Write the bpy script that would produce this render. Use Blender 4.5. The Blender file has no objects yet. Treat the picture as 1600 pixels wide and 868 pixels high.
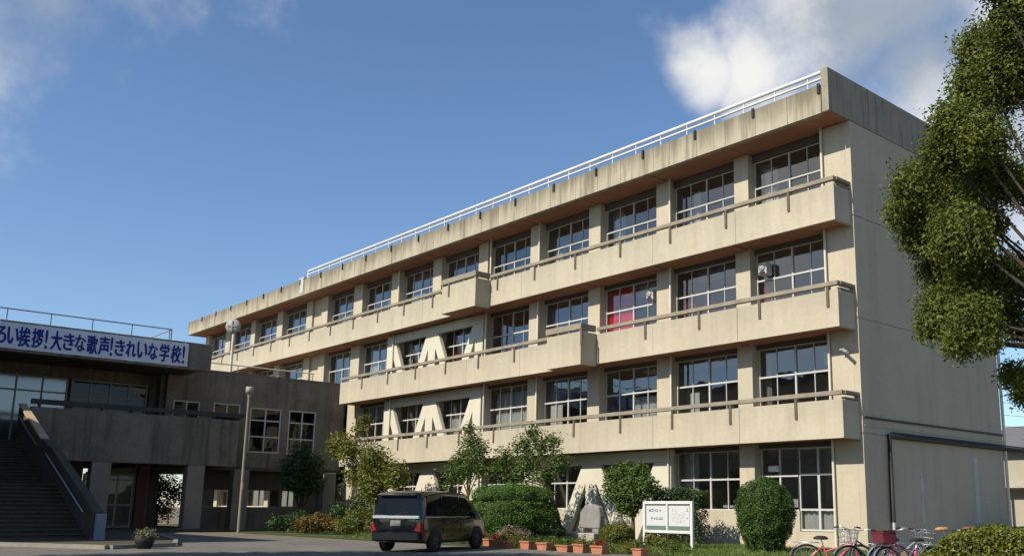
import bpy, bmesh, math, random
import numpy as np
from mathutils import Vector, Matrix
R = math.radians
random.seed(11)
S = bpy.context.scene
COL = S.collection

# ------------------------------------------------------------------ camera
cd = bpy.data.cameras.new('camera')
cam = bpy.data.objects.new('camera', cd)
COL.objects.link(cam)
CAM = Vector((17.665, -28.911, 1.30))
yaw, pitch, roll = 0.8212, 0.1913, 0.0081
F = Vector((-math.sin(yaw) * math.cos(pitch), math.cos(yaw) * math.cos(pitch), math.sin(pitch)))
Rt = Vector((math.cos(yaw), math.sin(yaw), 0))
Up = Rt.cross(F)
Rr = Rt * math.cos(roll) + Up * math.sin(roll)
Ur = -Rt * math.sin(roll) + Up * math.cos(roll)
m = Matrix((Rr, Ur, -F)).transposed().to_4x4()
m.translation = CAM
cam.matrix_world = m
cd.sensor_width = 36
cd.lens = 1463.4 / 1600 * 36
cd.shift_x = -(939.69 - 800) / 1600
cd.shift_y = (512.23 - 434) / 1600
cd.clip_end = 5000
cd.clip_start = 0.1
S.camera = cam

# ------------------------------------------------------------------ world and sun
SUN_AZ, SUN_EL = R(184.0), R(38.5)
W = bpy.data.worlds.new('World')
S.world = W
W.use_nodes = True
nt = W.node_tree
nt.nodes.clear()
def wn(t, **k):
    n = nt.nodes.new(t)
    for a, b in k.items():
        setattr(n, a, b)
    return n
L = nt.links.new
sky = wn('ShaderNodeTexSky', sky_type='NISHITA', sun_disc=False)
sky.sun_elevation = SUN_EL
sky.sun_rotation = SUN_AZ
sky.air_density = 1.0
sky.dust_density = 0.15
sky.ozone_density = 5.0
tc = wn('ShaderNodeTexCoord')
DIR = tc.outputs['Generated']
def vmath(op, a, b=None):
    n = wn('ShaderNodeVectorMath', operation=op)
    for i, v in enumerate((a, b)):
        if v is None: continue
        if hasattr(v, 'links'): L(v, n.inputs[i])
        else: n.inputs[i].default_value = v
    return n
def fm(op, a, b=0.0, c=0.0, clamp=False):
    n = wn('ShaderNodeMath', operation=op, use_clamp=clamp)
    for i, v in enumerate((a, b, c)):
        if hasattr(v, 'links'): L(v, n.inputs[i])
        else: n.inputs[i].default_value = v
    return n.outputs[0]
def wnoise(scale, detail, rough, off=(0, 0, 0)):
    a = vmath('ADD', DIR, off)
    n = wn('ShaderNodeTexNoise')
    n.inputs['Scale'].default_value = scale
    n.inputs['Detail'].default_value = detail
    n.inputs['Roughness'].default_value = rough
    L(a.outputs[0], n.inputs['Vector'])
    return n.outputs['Fac']
wv = wn('ShaderNodeTexNoise')
wv.inputs['Scale'].default_value = 4.5
wv.inputs['Detail'].default_value = 4
L(DIR, wv.inputs['Vector'])
wsub = vmath('SUBTRACT', wv.outputs['Color'], (0.5, 0.5, 0.5))
wsc = vmath('SCALE', wsub.outputs[0])
wsc.inputs['Scale'].default_value = 0.16
WDIR = vmath('ADD', DIR, wsc.outputs[0]).outputs[0]
def blob(d, r, amp):            # a soft cloud bank centred on one compass direction
    dist = vmath('DISTANCE', WDIR, d).outputs['Value']
    mr = wn('ShaderNodeMapRange', interpolation_type='SMOOTHSTEP')
    L(dist, mr.inputs['Value'])
    mr.inputs['From Min'].default_value = 0.0
    mr.inputs['From Max'].default_value = r
    mr.inputs['To Min'].default_value = amp
    mr.inputs['To Max'].default_value = 0.0
    return mr.outputs['Result']
def px_dir(x, y):
    d = F + Rr * ((x - 939.69) / 1463.4) - Ur * ((y - 512.23) / 1463.4)
    return tuple(d.normalized())
blobs = [(px_dir(1340, -10), 0.24, 0.80), (px_dir(1075, 70), 0.095, 0.80), (px_dir(1170, 60), 0.13, 0.74), (px_dir(1430, 140), 0.20, 0.74),
         (px_dir(1660, 120), 0.34, 0.74), (px_dir(1700, -200), 0.40, 0.66), (px_dir(30, -40), 0.17, 0.46), (px_dir(220, -50), 0.13, 0.42),
         (px_dir(420, -60), 0.13, 0.42), (px_dir(-420, -260), 0.20, 0.45), (px_dir(1590, 420), 0.14, 0.42), ((-0.56, -0.77, 0.31), 0.42, 0.62), ((0.5, -0.6, 0.62), 0.4, 0.5), ((-0.9, 0.1, 0.42), 0.25, 0.45)]
acc = None
for b in blobs:
    o = blob(*b)
    acc = o if acc is None else fm('MAXIMUM', acc, o)
dens = fm('ADD', acc, fm('MULTIPLY', fm('SUBTRACT', wnoise(8.0, 10, 0.62), 0.5), 0.95))
alpha = wn('ShaderNodeMapRange', interpolation_type='SMOOTHSTEP')
L(dens, alpha.inputs['Value'])
alpha.inputs['From Min'].default_value = 0.18
alpha.inputs['From Max'].default_value = 0.78
inner = wn('ShaderNodeMapRange', interpolation_type='SMOOTHSTEP')
grey = fm('MAXIMUM', fm('MAXIMUM', blob(px_dir(1400, 10), 0.20, 1.0), blob(px_dir(1750, 150), 0.30, 0.9)), fm('MAXIMUM', blob(px_dir(100, -60), 0.26, 0.75), blob(px_dir(400, -80), 0.2, 0.75)))
L(fm('ADD', fm('MULTIPLY', grey, 0.8), fm('MULTIPLY', fm('SUBTRACT', wnoise(7, 8, 0.6, (3.1, 1.7, 0.4)), 0.5), 1.7)), inner.inputs['Value'])
inner.inputs['From Min'].default_value = 0.12
inner.inputs['From Max'].default_value = 0.80
ccol = wn('ShaderNodeMix', data_type='RGBA')
L(inner.outputs[0], ccol.inputs['Factor'])
CLOUD_LIT, CLOUD_DIM = (6.6, 6.5, 6.2, 1), (2.75, 3.1, 3.5, 1)
ccol.inputs['A'].default_value = CLOUD_LIT
ccol.inputs['B'].default_value = CLOUD_DIM
smix = wn('ShaderNodeMix', data_type='RGBA')
L(fm('MULTIPLY', alpha.outputs[0], 0.93), smix.inputs['Factor'])
L(sky.outputs[0], smix.inputs['A'])
L(ccol.outputs['Result'], smix.inputs['B'])
bg = wn('ShaderNodeBackground')
bg.inputs['Strength'].default_value = 0.109
L(smix.outputs['Result'], bg.inputs['Color'])
wo = wn('ShaderNodeOutputWorld')
L(bg.outputs[0], wo.inputs['Surface'])

sl = bpy.data.lights.new('sun', 'SUN')
sl.energy = 4.7
sl.angle = R(0.53)
sl.color = (1.0, 0.92, 0.78)
so = bpy.data.objects.new('sun', sl)
COL.objects.link(so)
SD = Vector((math.sin(SUN_AZ) * math.cos(SUN_EL), math.cos(SUN_AZ) * math.cos(SUN_EL), math.sin(SUN_EL)))
so.rotation_euler = SD.to_track_quat('Z', 'Y').to_euler()
so.location = (0, -60, 60)
S.view_settings.view_transform = 'Standard'
S.view_settings.look = 'None'
S.view_settings.exposure = 0.42
S.view_settings.gamma = 1.0
S.view_settings.use_curve_mapping = False

# ------------------------------------------------------------------ materials
def mat(name, col, rough=0.8, var=0.12, scale=1.2, streak=0.0, streak_col=None, sscale=2.2, fine=0.08, bump=0.15,
        bscale=40, metal=0.0, coat=0.0, spec=0.3, stain=0.0, stain_col=None, attr=None, trans=0.0):
    M = bpy.data.materials.new(name)
    M.use_nodes = True
    t = M.node_tree
    N, K = t.nodes, t.links.new
    P = N['Principled BSDF']
    P.inputs['Roughness'].default_value = rough
    P.inputs['Metallic'].default_value = metal
    P.inputs['Specular IOR Level'].default_value = spec
    P.inputs['Coat Weight'].default_value = coat
    P.inputs['Coat Roughness'].default_value = 0.04
    g = N.new('ShaderNodeNewGeometry')
    def noise(sc, det=5, rg=0.6, vec=None):
        n = N.new('ShaderNodeTexNoise')
        n.inputs['Scale'].default_value = sc
        n.inputs['Detail'].default_value = det
        n.inputs['Roughness'].default_value = rg
        K(vec or g.outputs['Position'], n.inputs['Vector'])
        return n.outputs['Fac']
    def mul(col_sock, fac, lo, hi):
        mr = N.new('ShaderNodeMapRange')
        K(fac, mr.inputs['Value'])
        mr.inputs['From Min'].default_value = 0.3
        mr.inputs['From Max'].default_value = 0.7
        mr.inputs['To Min'].default_value = lo
        mr.inputs['To Max'].default_value = hi
        vm = N.new('ShaderNodeVectorMath')
        vm.operation = 'SCALE'
        K(col_sock, vm.inputs[0])
        K(mr.outputs[0], vm.inputs['Scale'])
        return vm.outputs[0]
    rgb = N.new('ShaderNodeRGB')
    rgb.outputs[0].default_value = (*col, 1)
    c = rgb.outputs[0]
    if attr:
        at = N.new('ShaderNodeAttribute')
        at.attribute_name = 'tint'
        mx = N.new('ShaderNodeMix')
        mx.data_type = 'RGBA'
        K(at.outputs['Fac'], mx.inputs['Factor'])
        K(c, mx.inputs['A'])
        mx.inputs['B'].default_value = (*attr, 1)
        c = mx.outputs['Result']
    if var: c = mul(c, noise(scale), 1 - var, 1 + var)
    if fine: c = mul(c, noise(scale * 14, 3), 1 - fine, 1 + fine)
    def layer(c, amount, lcol, vec, sc, lo, hi):
        f = noise(sc, 6, 0.62, vec)
        mr = N.new('ShaderNodeMapRange')
        mr.interpolation_type = 'SMOOTHSTEP'
        K(f, mr.inputs['Value'])
        mr.inputs['From Min'].default_value = lo
        mr.inputs['From Max'].default_value = hi
        mr.inputs['To Max'].default_value = amount
        mx = N.new('ShaderNodeMix')
        mx.data_type = 'RGBA'
        K(mr.outputs[0], mx.inputs['Factor'])
        K(c, mx.inputs['A'])
        mx.inputs['B'].default_value = (*lcol, 1)
        return mx.outputs['Result']
    if streak:
        vm = N.new('ShaderNodeVectorMath')
        vm.operation = 'MULTIPLY'
        K(g.outputs['Position'], vm.inputs[0])
        vm.inputs[1].default_value = (1, 1, 0.07)
        c = layer(c, streak, streak_col, vm.outputs[0], sscale, 0.46, 0.70)
    if stain:
        c = layer(c, stain, stain_col, None, scale * 0.8, 0.50, 0.72)
    K(c, P.inputs['Base Color'])
    if bump:
        b = N.new('ShaderNodeBump')
        b.inputs['Strength'].default_value = bump
        b.inputs['Distance'].default_value = 0.02
        K(noise(bscale, 4), b.inputs['Height'])
        K(b.outputs[0], P.inputs['Normal'])
    if trans:
        tr = N.new('ShaderNodeBsdfTranslucent')
        K(c, tr.inputs['Color'])
        ms = N.new('ShaderNodeMixShader')
        ms.inputs[0].default_value = trans
        K(P.outputs[0], ms.inputs[1])
        K(tr.outputs[0], ms.inputs[2])
        K(ms.outputs[0], N['Material Output'].inputs['Surface'])
    return M
def glass_mat(name, tint, boost=1.5, base=0.03, rough=0.01):
    M = bpy.data.materials.new(name)
    M.use_nodes = True
    t = M.node_tree
    N, K = t.nodes, t.links.new
    N.remove(N['Principled BSDF'])
    fr = N.new('ShaderNodeFresnel')
    fr.inputs['IOR'].default_value = 1.5
    ma = N.new('ShaderNodeMath')
    ma.operation = 'MULTIPLY_ADD'
    ma.use_clamp = True
    K(fr.outputs[0], ma.inputs[0])
    ma.inputs[1].default_value = boost
    ma.inputs[2].default_value = base
    tr = N.new('ShaderNodeBsdfTransparent')
    tr.inputs[0].default_value = (*tint, 1)
    gl = N.new('ShaderNodeBsdfGlossy')
    gl.inputs['Roughness'].default_value = rough
    g = N.new('ShaderNodeNewGeometry')
    no = N.new('ShaderNodeTexNoise')
    no.inputs['Scale'].default_value = 0.9
    K(g.outputs['Position'], no.inputs['Vector'])
    bu = N.new('ShaderNodeBump')
    bu.inputs['Strength'].default_value = 0.12
    bu.inputs['Distance'].default_value = 0.05
    K(no.outputs['Fac'], bu.inputs['Height'])
    K(bu.outputs[0], gl.inputs['Normal'])
    ms = N.new('ShaderNodeMixShader')
    K(ma.outputs[0], ms.inputs[0])
    K(tr.outputs[0], ms.inputs[1])
    K(gl.outputs[0], ms.inputs[2])
    K(ms.outputs[0], N['Material Output'].inputs['Surface'])
    return M

DIRT = (0.16, 0.13, 0.09)
M_cream = mat('cream_paint', (0.43, 0.383, 0.287), 0.85, 0.06, 0.5, 0.30, (0.30, 0.26, 0.195), 2.0, 0.05, 0.12, 30, stain=0.22, stain_col=(0.33, 0.295, 0.225))
M_brace = mat('brace_paint', (0.52, 0.485, 0.39), 0.85, 0.05, 0.6, 0.25, (0.40, 0.36, 0.28), 2.0, 0.04, 0.12, 30)
M_end = mat('end_wall_paint', (0.415, 0.365, 0.268), 0.88, 0.07, 0.4, 0.30, (0.28, 0.255, 0.21), 1.2, 0.04, 0.15, 25)
M_parapet = mat('stained_parapet', (0.37, 0.335, 0.25), 0.9, 0.10, 0.9, 0.75, (0.17, 0.145, 0.10), 3.4, 0.06, 0.2, 30, stain=0.45, stain_col=(0.27, 0.235, 0.165))
def grime_top(M, z0, z1, col, amount):
    """soot washed down from the coping: a ragged dark band below height z1"""
    t = M.node_tree
    N, K = t.nodes, t.links.new
    P = N['Principled BSDF']
    src = P.inputs['Base Color'].links[0].from_socket
    g = N.new('ShaderNodeNewGeometry')
    sp = N.new('ShaderNodeSeparateXYZ')
    K(g.outputs['Position'], sp.inputs[0])
    vm = N.new('ShaderNodeVectorMath'); vm.operation = 'MULTIPLY'
    K(g.outputs['Position'], vm.inputs[0]); vm.inputs[1].default_value = (1, 1, 0.05)
    n = N.new('ShaderNodeTexNoise'); n.inputs['Scale'].default_value = 2.6; n.inputs['Detail'].default_value = 7; n.inputs['Roughness'].default_value = 0.65
    K(vm.outputs[0], n.inputs['Vector'])
    a = N.new('ShaderNodeMath'); a.operation = 'MULTIPLY_ADD'
    K(n.outputs['Fac'], a.inputs[0]); a.inputs[1].default_value = (z1 - z0) * 2.2
    K(sp.outputs['Z'], a.inputs[2])
    mr = N.new('ShaderNodeMapRange'); mr.interpolation_type = 'SMOOTHSTEP'
    K(a.outputs[0], mr.inputs['Value'])
    mr.inputs['From Min'].default_value = z0 + (z1 - z0) * 1.15
    mr.inputs['From Max'].default_value = z1 + (z1 - z0) * 1.35
    mr.inputs['To Max'].default_value = amount
    mx = N.new('ShaderNodeMix'); mx.data_type = 'RGBA'
    K(mr.outputs[0], mx.inputs['Factor']); K(src, mx.inputs['A']); mx.inputs['B'].default_value = (*col, 1)
    K(mx.outputs['Result'], P.inputs['Base Color'])
grime_top(M_parapet, 15.523, 16.62, (0.115, 0.10, 0.07), 0.80)
M_bal = {}
for k_, b_ in ((2, 3.769), (3, 7.638), (4, 11.507)):
    M_bal[k_] = mat('balcony_paint', (0.43, 0.383, 0.287), 0.85, 0.07, 0.5, 0.25, (0.30, 0.26, 0.195), 2.0, 0.05, 0.12, 30, stain=0.22, stain_col=(0.34, 0.30, 0.23))
    grime_top(M_bal[k_], b_, b_ + 1.338, (0.21, 0.18, 0.13), 0.28)
M_pend = mat('weathered_end_parapet', (0.27, 0.245, 0.19), 0.92, 0.12, 0.8, 0.65, (0.10, 0.088, 0.07), 3.4, 0.06, 0.2, 30)
M_lintel = mat('dark_lintel', (0.095, 0.08, 0.064), 0.85, 0.1, 1.0)  # much darker than the cream wall pieces around it
M_soffit = mat('soffit_paint', (0.37, 0.185, 0.115), 0.9, 0.10, 0.5, 0.0, None, 2, 0.05, 0.1, 20, stain=0.5, stain_col=(0.30, 0.16, 0.10))
M_rail = mat('weathered_rail', (0.235, 0.205, 0.155), 0.85, 0.2, 1.5, 0, None, 2, 0.12, 0.2, 30)
M_strap = mat('dark_strap', (0.11, 0.085, 0.065), 0.8, 0.15, 3)
M_black = mat('black_rubber', (0.02, 0.02, 0.02), 0.7, 0.1, 3)
M_alu = mat('window_aluminium', (0.46, 0.455, 0.435), 0.45, 0.05, 3, fine=0.02, bump=0)
M_alug = mat('grey_aluminium', (0.28, 0.275, 0.255), 0.5, 0.08, 3, fine=0.03, bump=0)
M_white = mat('white_paint', (0.60, 0.60, 0.58), 0.5, 0.06, 2, fine=0.03, bump=0.05)
M_pipe = mat('pale_pipe', (0.56, 0.52, 0.43), 0.6, 0.08, 2)
M_dpipe = mat('dark_pipe', (0.022, 0.02, 0.018), 0.6, 0.1, 2)
M_strip = mat('pale_repair_strip', (0.44, 0.43, 0.41), 0.8, 0.15, 2)
M_glass = glass_mat('window_glass', (0.80, 0.83, 0.84), 2.0, 0.10)
M_inner = mat('interior_plaster', (0.42, 0.40, 0.35), 0.9, 0.06, 1)
M_ifloor = mat('interior_floor', (0.20, 0.15, 0.10), 0.6, 0.1, 2)
M_red = mat('red_curtain', (0.78, 0.010, 0.018), 0.9, 0.15, 3, bump=0, trans=0.15)
M_dred = mat('dark_red_curtain', (0.16, 0.012, 0.02), 0.9, 0.15, 3, bump=0)
M_wcurt = mat('white_curtain', (0.66, 0.65, 0.60), 0.9, 0.08, 3, bump=0, trans=0.2)
M_paper = mat('pinned_paper', (0.55, 0.54, 0.50), 0.9, 0.03, 3, bump=0)
M_lime = mat('lime_sheet', (0.42, 0.52, 0.06), 0.8, 0.05, 3, bump=0)
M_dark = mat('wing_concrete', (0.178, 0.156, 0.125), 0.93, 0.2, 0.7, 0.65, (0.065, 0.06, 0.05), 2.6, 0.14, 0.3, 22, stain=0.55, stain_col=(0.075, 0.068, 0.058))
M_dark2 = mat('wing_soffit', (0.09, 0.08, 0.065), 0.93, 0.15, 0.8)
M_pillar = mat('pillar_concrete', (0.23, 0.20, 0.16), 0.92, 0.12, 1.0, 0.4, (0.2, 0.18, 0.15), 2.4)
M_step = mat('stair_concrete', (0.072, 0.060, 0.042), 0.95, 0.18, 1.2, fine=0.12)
M_nosing = mat('paler_nosing', (0.088, 0.074, 0.053), 0.9, 0.2, 2)  # edge strip a little paler than the step body
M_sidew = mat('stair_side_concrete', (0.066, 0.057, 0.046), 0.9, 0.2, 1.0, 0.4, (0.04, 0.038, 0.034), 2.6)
M_tancap = mat('tan_stair_cap', (0.40, 0.30, 0.19), 0.85, 0.2, 1.5, fine=0.12)  # tan, on the topmost cap piece only; the lower pieces stay dark
M_cloth = mat('banner_cloth', (0.64, 0.66, 0.71), 0.7, 0.05, 1.2, bump=0.3, bscale=3)
M_ink = mat('blue_lettering', (0.015, 0.035, 0.22), 0.7, 0.08, 3, bump=0)
M_asph = mat('asphalt', (0.150, 0.140, 0.120), 0.93, 0.16, 0.45, fine=0.14, bump=0.4, bscale=90, stain=0.35, stain_col=(0.11, 0.105, 0.095))
M_earth = mat('earth', (0.17, 0.135, 0.085), 0.95, 0.2, 0.5, fine=0.2, bump=0.4)
t_ = M_asph.node_tree
P_ = t_.nodes['Principled BSDF']
src_ = P_.inputs['Base Color'].links[0].from_socket
g_ = t_.nodes.new('ShaderNodeNewGeometry')
nz_ = t_.nodes.new('ShaderNodeTexNoise'); nz_.inputs['Scale'].default_value = 1.2; nz_.inputs['Detail'].default_value = 6
t_.links.new(g_.outputs['Position'], nz_.inputs['Vector'])
ad_ = t_.nodes.new('ShaderNodeVectorMath'); ad_.operation = 'ADD'
t_.links.new(g_.outputs['Position'], ad_.inputs[0]); t_.links.new(nz_.outputs['Color'], ad_.inputs[1])
vo_ = t_.nodes.new('ShaderNodeTexVoronoi'); vo_.feature = 'DISTANCE_TO_EDGE'; vo_.inputs['Scale'].default_value = 0.33
t_.links.new(ad_.outputs[0], vo_.inputs['Vector'])
cr_ = t_.nodes.new('ShaderNodeMapRange'); cr_.inputs['From Max'].default_value = 0.012; cr_.inputs['To Min'].default_value = 0.75; cr_.inputs['To Max'].default_value = 0.0
t_.links.new(vo_.outputs['Distance'], cr_.inputs['Value'])
mx_ = t_.nodes.new('ShaderNodeMix'); mx_.data_type = 'RGBA'
t_.links.new(cr_.outputs[0], mx_.inputs['Factor']); t_.links.new(src_, mx_.inputs['A']); mx_.inputs['B'].default_value = (0.05, 0.045, 0.04, 1)
t_.links.new(mx_.outputs['Result'], P_.inputs['Base Color'])
M_lawn = mat('lawn_soil', (0.055, 0.075, 0.022), 0.95, 0.3, 0.8, fine=0.3, bump=0.5, bscale=60)
M_kerb = mat('kerb_concrete', (0.22, 0.205, 0.175), 0.92, 0.12, 1.5)
M_bark = mat('bark', (0.10, 0.075, 0.05), 0.95, 0.3, 4, fine=0.2, bump=0.6, bscale=30)
M_barkd = mat('dark_bark', (0.05, 0.04, 0.03), 0.95, 0.3, 4, fine=0.2, bump=0.6, bscale=30)
def leaf(name, a, b, tr=0.3, rough=0.5):
    return mat(name, a, rough, 0.18, 1.1, fine=0, bump=0, attr=b, trans=tr, spec=0.35)
M_camphor = leaf('camphor_leaf', (0.062, 0.090, 0.014), (0.21, 0.235, 0.04), 0.46, 0.6)
M_lime_l = leaf('yellow_green_leaf', (0.070, 0.090, 0.015), (0.22, 0.21, 0.03), 0.35)
M_mid = leaf('mid_green_leaf', (0.040, 0.078, 0.014), (0.13, 0.185, 0.035), 0.35)
M_deep = leaf('deep_green_leaf', (0.018, 0.045, 0.012), (0.075, 0.125, 0.03), 0.2, 0.4)
M_bush = leaf('clipped_leaf', (0.022, 0.058, 0.008), (0.085, 0.15, 0.018), 0.2)
M_dome = leaf('bright_clipped_leaf', (0.032, 0.085, 0.008), (0.105, 0.20, 0.02), 0.22)
M_hedge = leaf('hedge_leaf', (0.075, 0.090, 0.010), (0.21, 0.215, 0.025), 0.25)
M_grass = leaf('grass_blade', (0.060, 0.105, 0.016), (0.17, 0.22, 0.04), 0.25)
M_orange = leaf('orange_bloom', (0.16, 0.085, 0.014), (0.07, 0.085, 0.018), 0.2)
M_pink = leaf('pink_bloom', (0.07, 0.085, 0.03), (0.36, 0.20, 0.22), 0.2)
M_redf = leaf('red_bloom', (0.05, 0.07, 0.02), (0.42, 0.03, 0.015), 0.2)
M_terra = mat('terracotta', (0.36, 0.145, 0.085), 0.8, 0.12, 4)
M_stone = mat('monument_stone', (0.215, 0.21, 0.195), 0.8, 0.15, 3, fine=0.12, stain=0.4, stain_col=(0.2, 0.19, 0.17))
M_stoneb = mat('plinth_stone', (0.33, 0.295, 0.245), 0.9, 0.15, 3, fine=0.12)
M_car = mat('black_car_paint', (0.003, 0.003, 0.005), 0.25, 0, 1, fine=0, bump=0, coat=0.9, spec=0.3)
M_carglass = mat('dark_car_glass', (0.006, 0.007, 0.008), 0.05, 0, 1, fine=0, bump=0, spec=0.16)
M_chrome = mat('chrome', (0.75, 0.76, 0.78), 0.18, 0, 1, fine=0, bump=0, metal=1.0)
M_tail = mat('red_lamp', (0.24, 0.006, 0.010), 0.15, 0, 1, fine=0, bump=0, coat=0.8)
M_reflect = mat('reflector', (0.35, 0.05, 0.02), 0.3, 0, 1, fine=0, bump=0)
M_tyre = mat('tyre', (0.022, 0.022, 0.022), 0.85, 0.1, 5)
M_steel = mat('bright_steel', (0.62, 0.62, 0.60), 0.3, 0.05, 4, fine=0, bump=0, metal=0.9)
M_green = mat('green_band', (0.105, 0.165, 0.135), 0.6, 0.05, 3, bump=0)
M_sheet = mat('notice_sheet', (0.50, 0.51, 0.505), 0.6, 0.02, 3, bump=0)
M_printd = mat('notice_ink', (0.14, 0.14, 0.16), 0.8, 0.05, 3, bump=0)
M_printl = mat('faded_ink', (0.33, 0.33, 0.36), 0.8, 0.05, 3, bump=0)
M_tile = mat('roof_tile', (0.13, 0.13, 0.14), 0.7, 0.15, 3)
M_house = mat('house_render', (0.34, 0.31, 0.25), 0.9, 0.06, 1)
M_brown = mat('brown_timber', (0.10, 0.06, 0.04), 0.7, 0.15, 3)
M_gym = mat('hall_concrete', (0.40, 0.37, 0.31), 0.9, 0.1, 0.8)

# ------------------------------------------------------------------ mesh helpers
class MB:
    def __init__(s):
        s.v, s.f, s.m, s.sm = [], [], [], []
    def add(s, vs, fs, mi=0, smooth=False):
        n = len(s.v)
        s.v += [tuple(v) for v in vs]
        for f in fs:
            s.f.append([n + i for i in f]); s.m.append(mi); s.sm.append(smooth)
        return s
    def box(s, x0, x1, y0, y1, z0, z1, mi=0):
        x0, x1 = min(x0, x1), max(x0, x1); y0, y1 = min(y0, y1), max(y0, y1); z0, z1 = min(z0, z1), max(z0, z1)
        vs = [(x, y, z) for z in (z0, z1) for y in (y0, y1) for x in (x0, x1)]
        return s.add(vs, [(0, 2, 3, 1), (4, 5, 7, 6), (0, 1, 5, 4), (2, 6, 7, 3), (0, 4, 6, 2), (1, 3, 7, 5)], mi)
    def hexa(s, p, mi=0):       # eight corners: lower ring then upper ring
        return s.add(p, [(3, 2, 1, 0), (4, 5, 6, 7), (0, 1, 5, 4), (1, 2, 6, 5), (2, 3, 7, 6), (3, 0, 4, 7)], mi)
    def prism(s, poly, axis, a, b, mi=0):      # polygon extruded along one axis
        def mk(u, v, w):
            return {0: (w, u, v), 1: (u, w, v), 2: (u, v, w)}[axis]
        n = len(poly)
        vs = [mk(u, v, a) for u, v in poly] + [mk(u, v, b) for u, v in poly]
        fs = [list(range(n)), list(range(2 * n - 1, n - 1, -1))] + [(i, n + i, n + (i + 1) % n, (i + 1) % n) for i in range(n)]
        return s.add(vs, fs, mi)
    def tube(s, pts, r, n=8, mi=0, cap=True, smooth=True):
        pts = [Vector(p) for p in pts]
        rr = r if isinstance(r, (list, tuple)) else [r] * len(pts)
        vs, prev = [], None
        for i, p in enumerate(pts):
            t = (pts[min(i + 1, len(pts) - 1)] - pts[max(i - 1, 0)]).normalized()
            if prev is None:
                u = t.orthogonal().normalized()
            else:
                u = (prev - t * prev.dot(t))
                u = u.normalized() if u.length > 1e-5 else t.orthogonal().normalized()
            prev = u
            w = t.cross(u)
            for k in range(n):
                a = 2 * math.pi * k / n
                vs.append(p + (u * math.cos(a) + w * math.sin(a)) * rr[i])
        fs = []
        for i in range(len(pts) - 1):
            for k in range(n):
                fs.append((i * n + k, i * n + (k + 1) % n, (i + 1) * n + (k + 1) % n, (i + 1) * n + k))
        s.add(vs, fs, mi, smooth)
        if cap:
            s.add(vs[:n], [list(range(n - 1, -1, -1))], mi)
            s.add(vs[-n:], [list(range(n))], mi)
        return s
    def lathe(s, prof, c=(0, 0, 0), n=16, mi=0, axis=2, smooth=True):
        vs = []
        for r, h in prof:
            for k in range(n):
                a = 2 * math.pi * k / n
                q = (r * math.cos(a), r * math.sin(a), h)
                if axis == 1: q = (q[0], q[2], q[1])
                if axis == 0: q = (q[2], q[0], q[1])
                vs.append((c[0] + q[0], c[1] + q[1], c[2] + q[2]))
        fs = [(i * n + k, i * n + (k + 1) % n, (i + 1) * n + (k + 1) % n, (i + 1) * n + k) for i in range(len(prof) - 1) for k in range(n)]
        return s.add(vs, fs, mi, smooth)
    def torus(s, c, R_, r, axis=1, n=28, k=6, mi=0):
        pts = []
        for i in range(n + 1):
            a = 2 * math.pi * i / n
            q = (R_ * math.cos(a), 0, R_ * math.sin(a)) if axis == 1 else (0, R_ * math.cos(a), R_ * math.sin(a))
            pts.append((c[0] + q[0], c[1] + q[1], c[2] + q[2]))
        return s.tube(pts, r, k, mi, cap=False)
    def mesh(s, name, mats):
        me = bpy.data.meshes.new(name)
        me.from_pydata(s.v, [], s.f)
        mats = mats if isinstance(mats, (list, tuple)) else [mats]
        for q in mats: me.materials.append(q)
        me.polygons.foreach_set('material_index', s.m)
        me.polygons.foreach_set('use_smooth', s.sm)
        me.update()
        return me
    def build(s, name, mats, parent=None, bevel=0.0, loc=None):
        o = bpy.data.objects.new(name, s.mesh(name, mats))
        COL.objects.link(o)
        if parent: o.parent = parent
        if loc: o.location = loc
        if bevel:
            b = o.modifiers.new('bevel', 'BEVEL')
            b.width = bevel; b.segments = 1; b.limit_method = 'ANGLE'; b.angle_limit = R(40)
        return o
def link(name, me, parent=None, loc=(0, 0, 0), rot=None, scale=None):
    o = bpy.data.objects.new(name, me)
    COL.objects.link(o)
    if parent: o.parent = parent
    o.location = loc
    if rot: o.rotation_euler = rot
    if scale: o.scale = scale
    return o
def tag(o, label=None, cat=None, group=None, kind=None):
    for k, v in (('label', label), ('category', cat), ('group', group), ('kind', kind)):
        if v: o[k] = v
    return o
def thing(name, label, cat, loc=(0, 0, 0), rz=0, group=None):
    o = bpy.data.objects.new(name, None)
    o.empty_display_size = 0.3
    COL.objects.link(o)
    o.location = loc; o.rotation_euler = (0, 0, rz)
    return tag(o, label, cat, group)
def bx(name, m_, parent, *a, bevel=0.0):
    return MB().box(*a).build(name, m_, parent, bevel)
def lerp(a, b, t): return a + (b - a) * t

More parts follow.
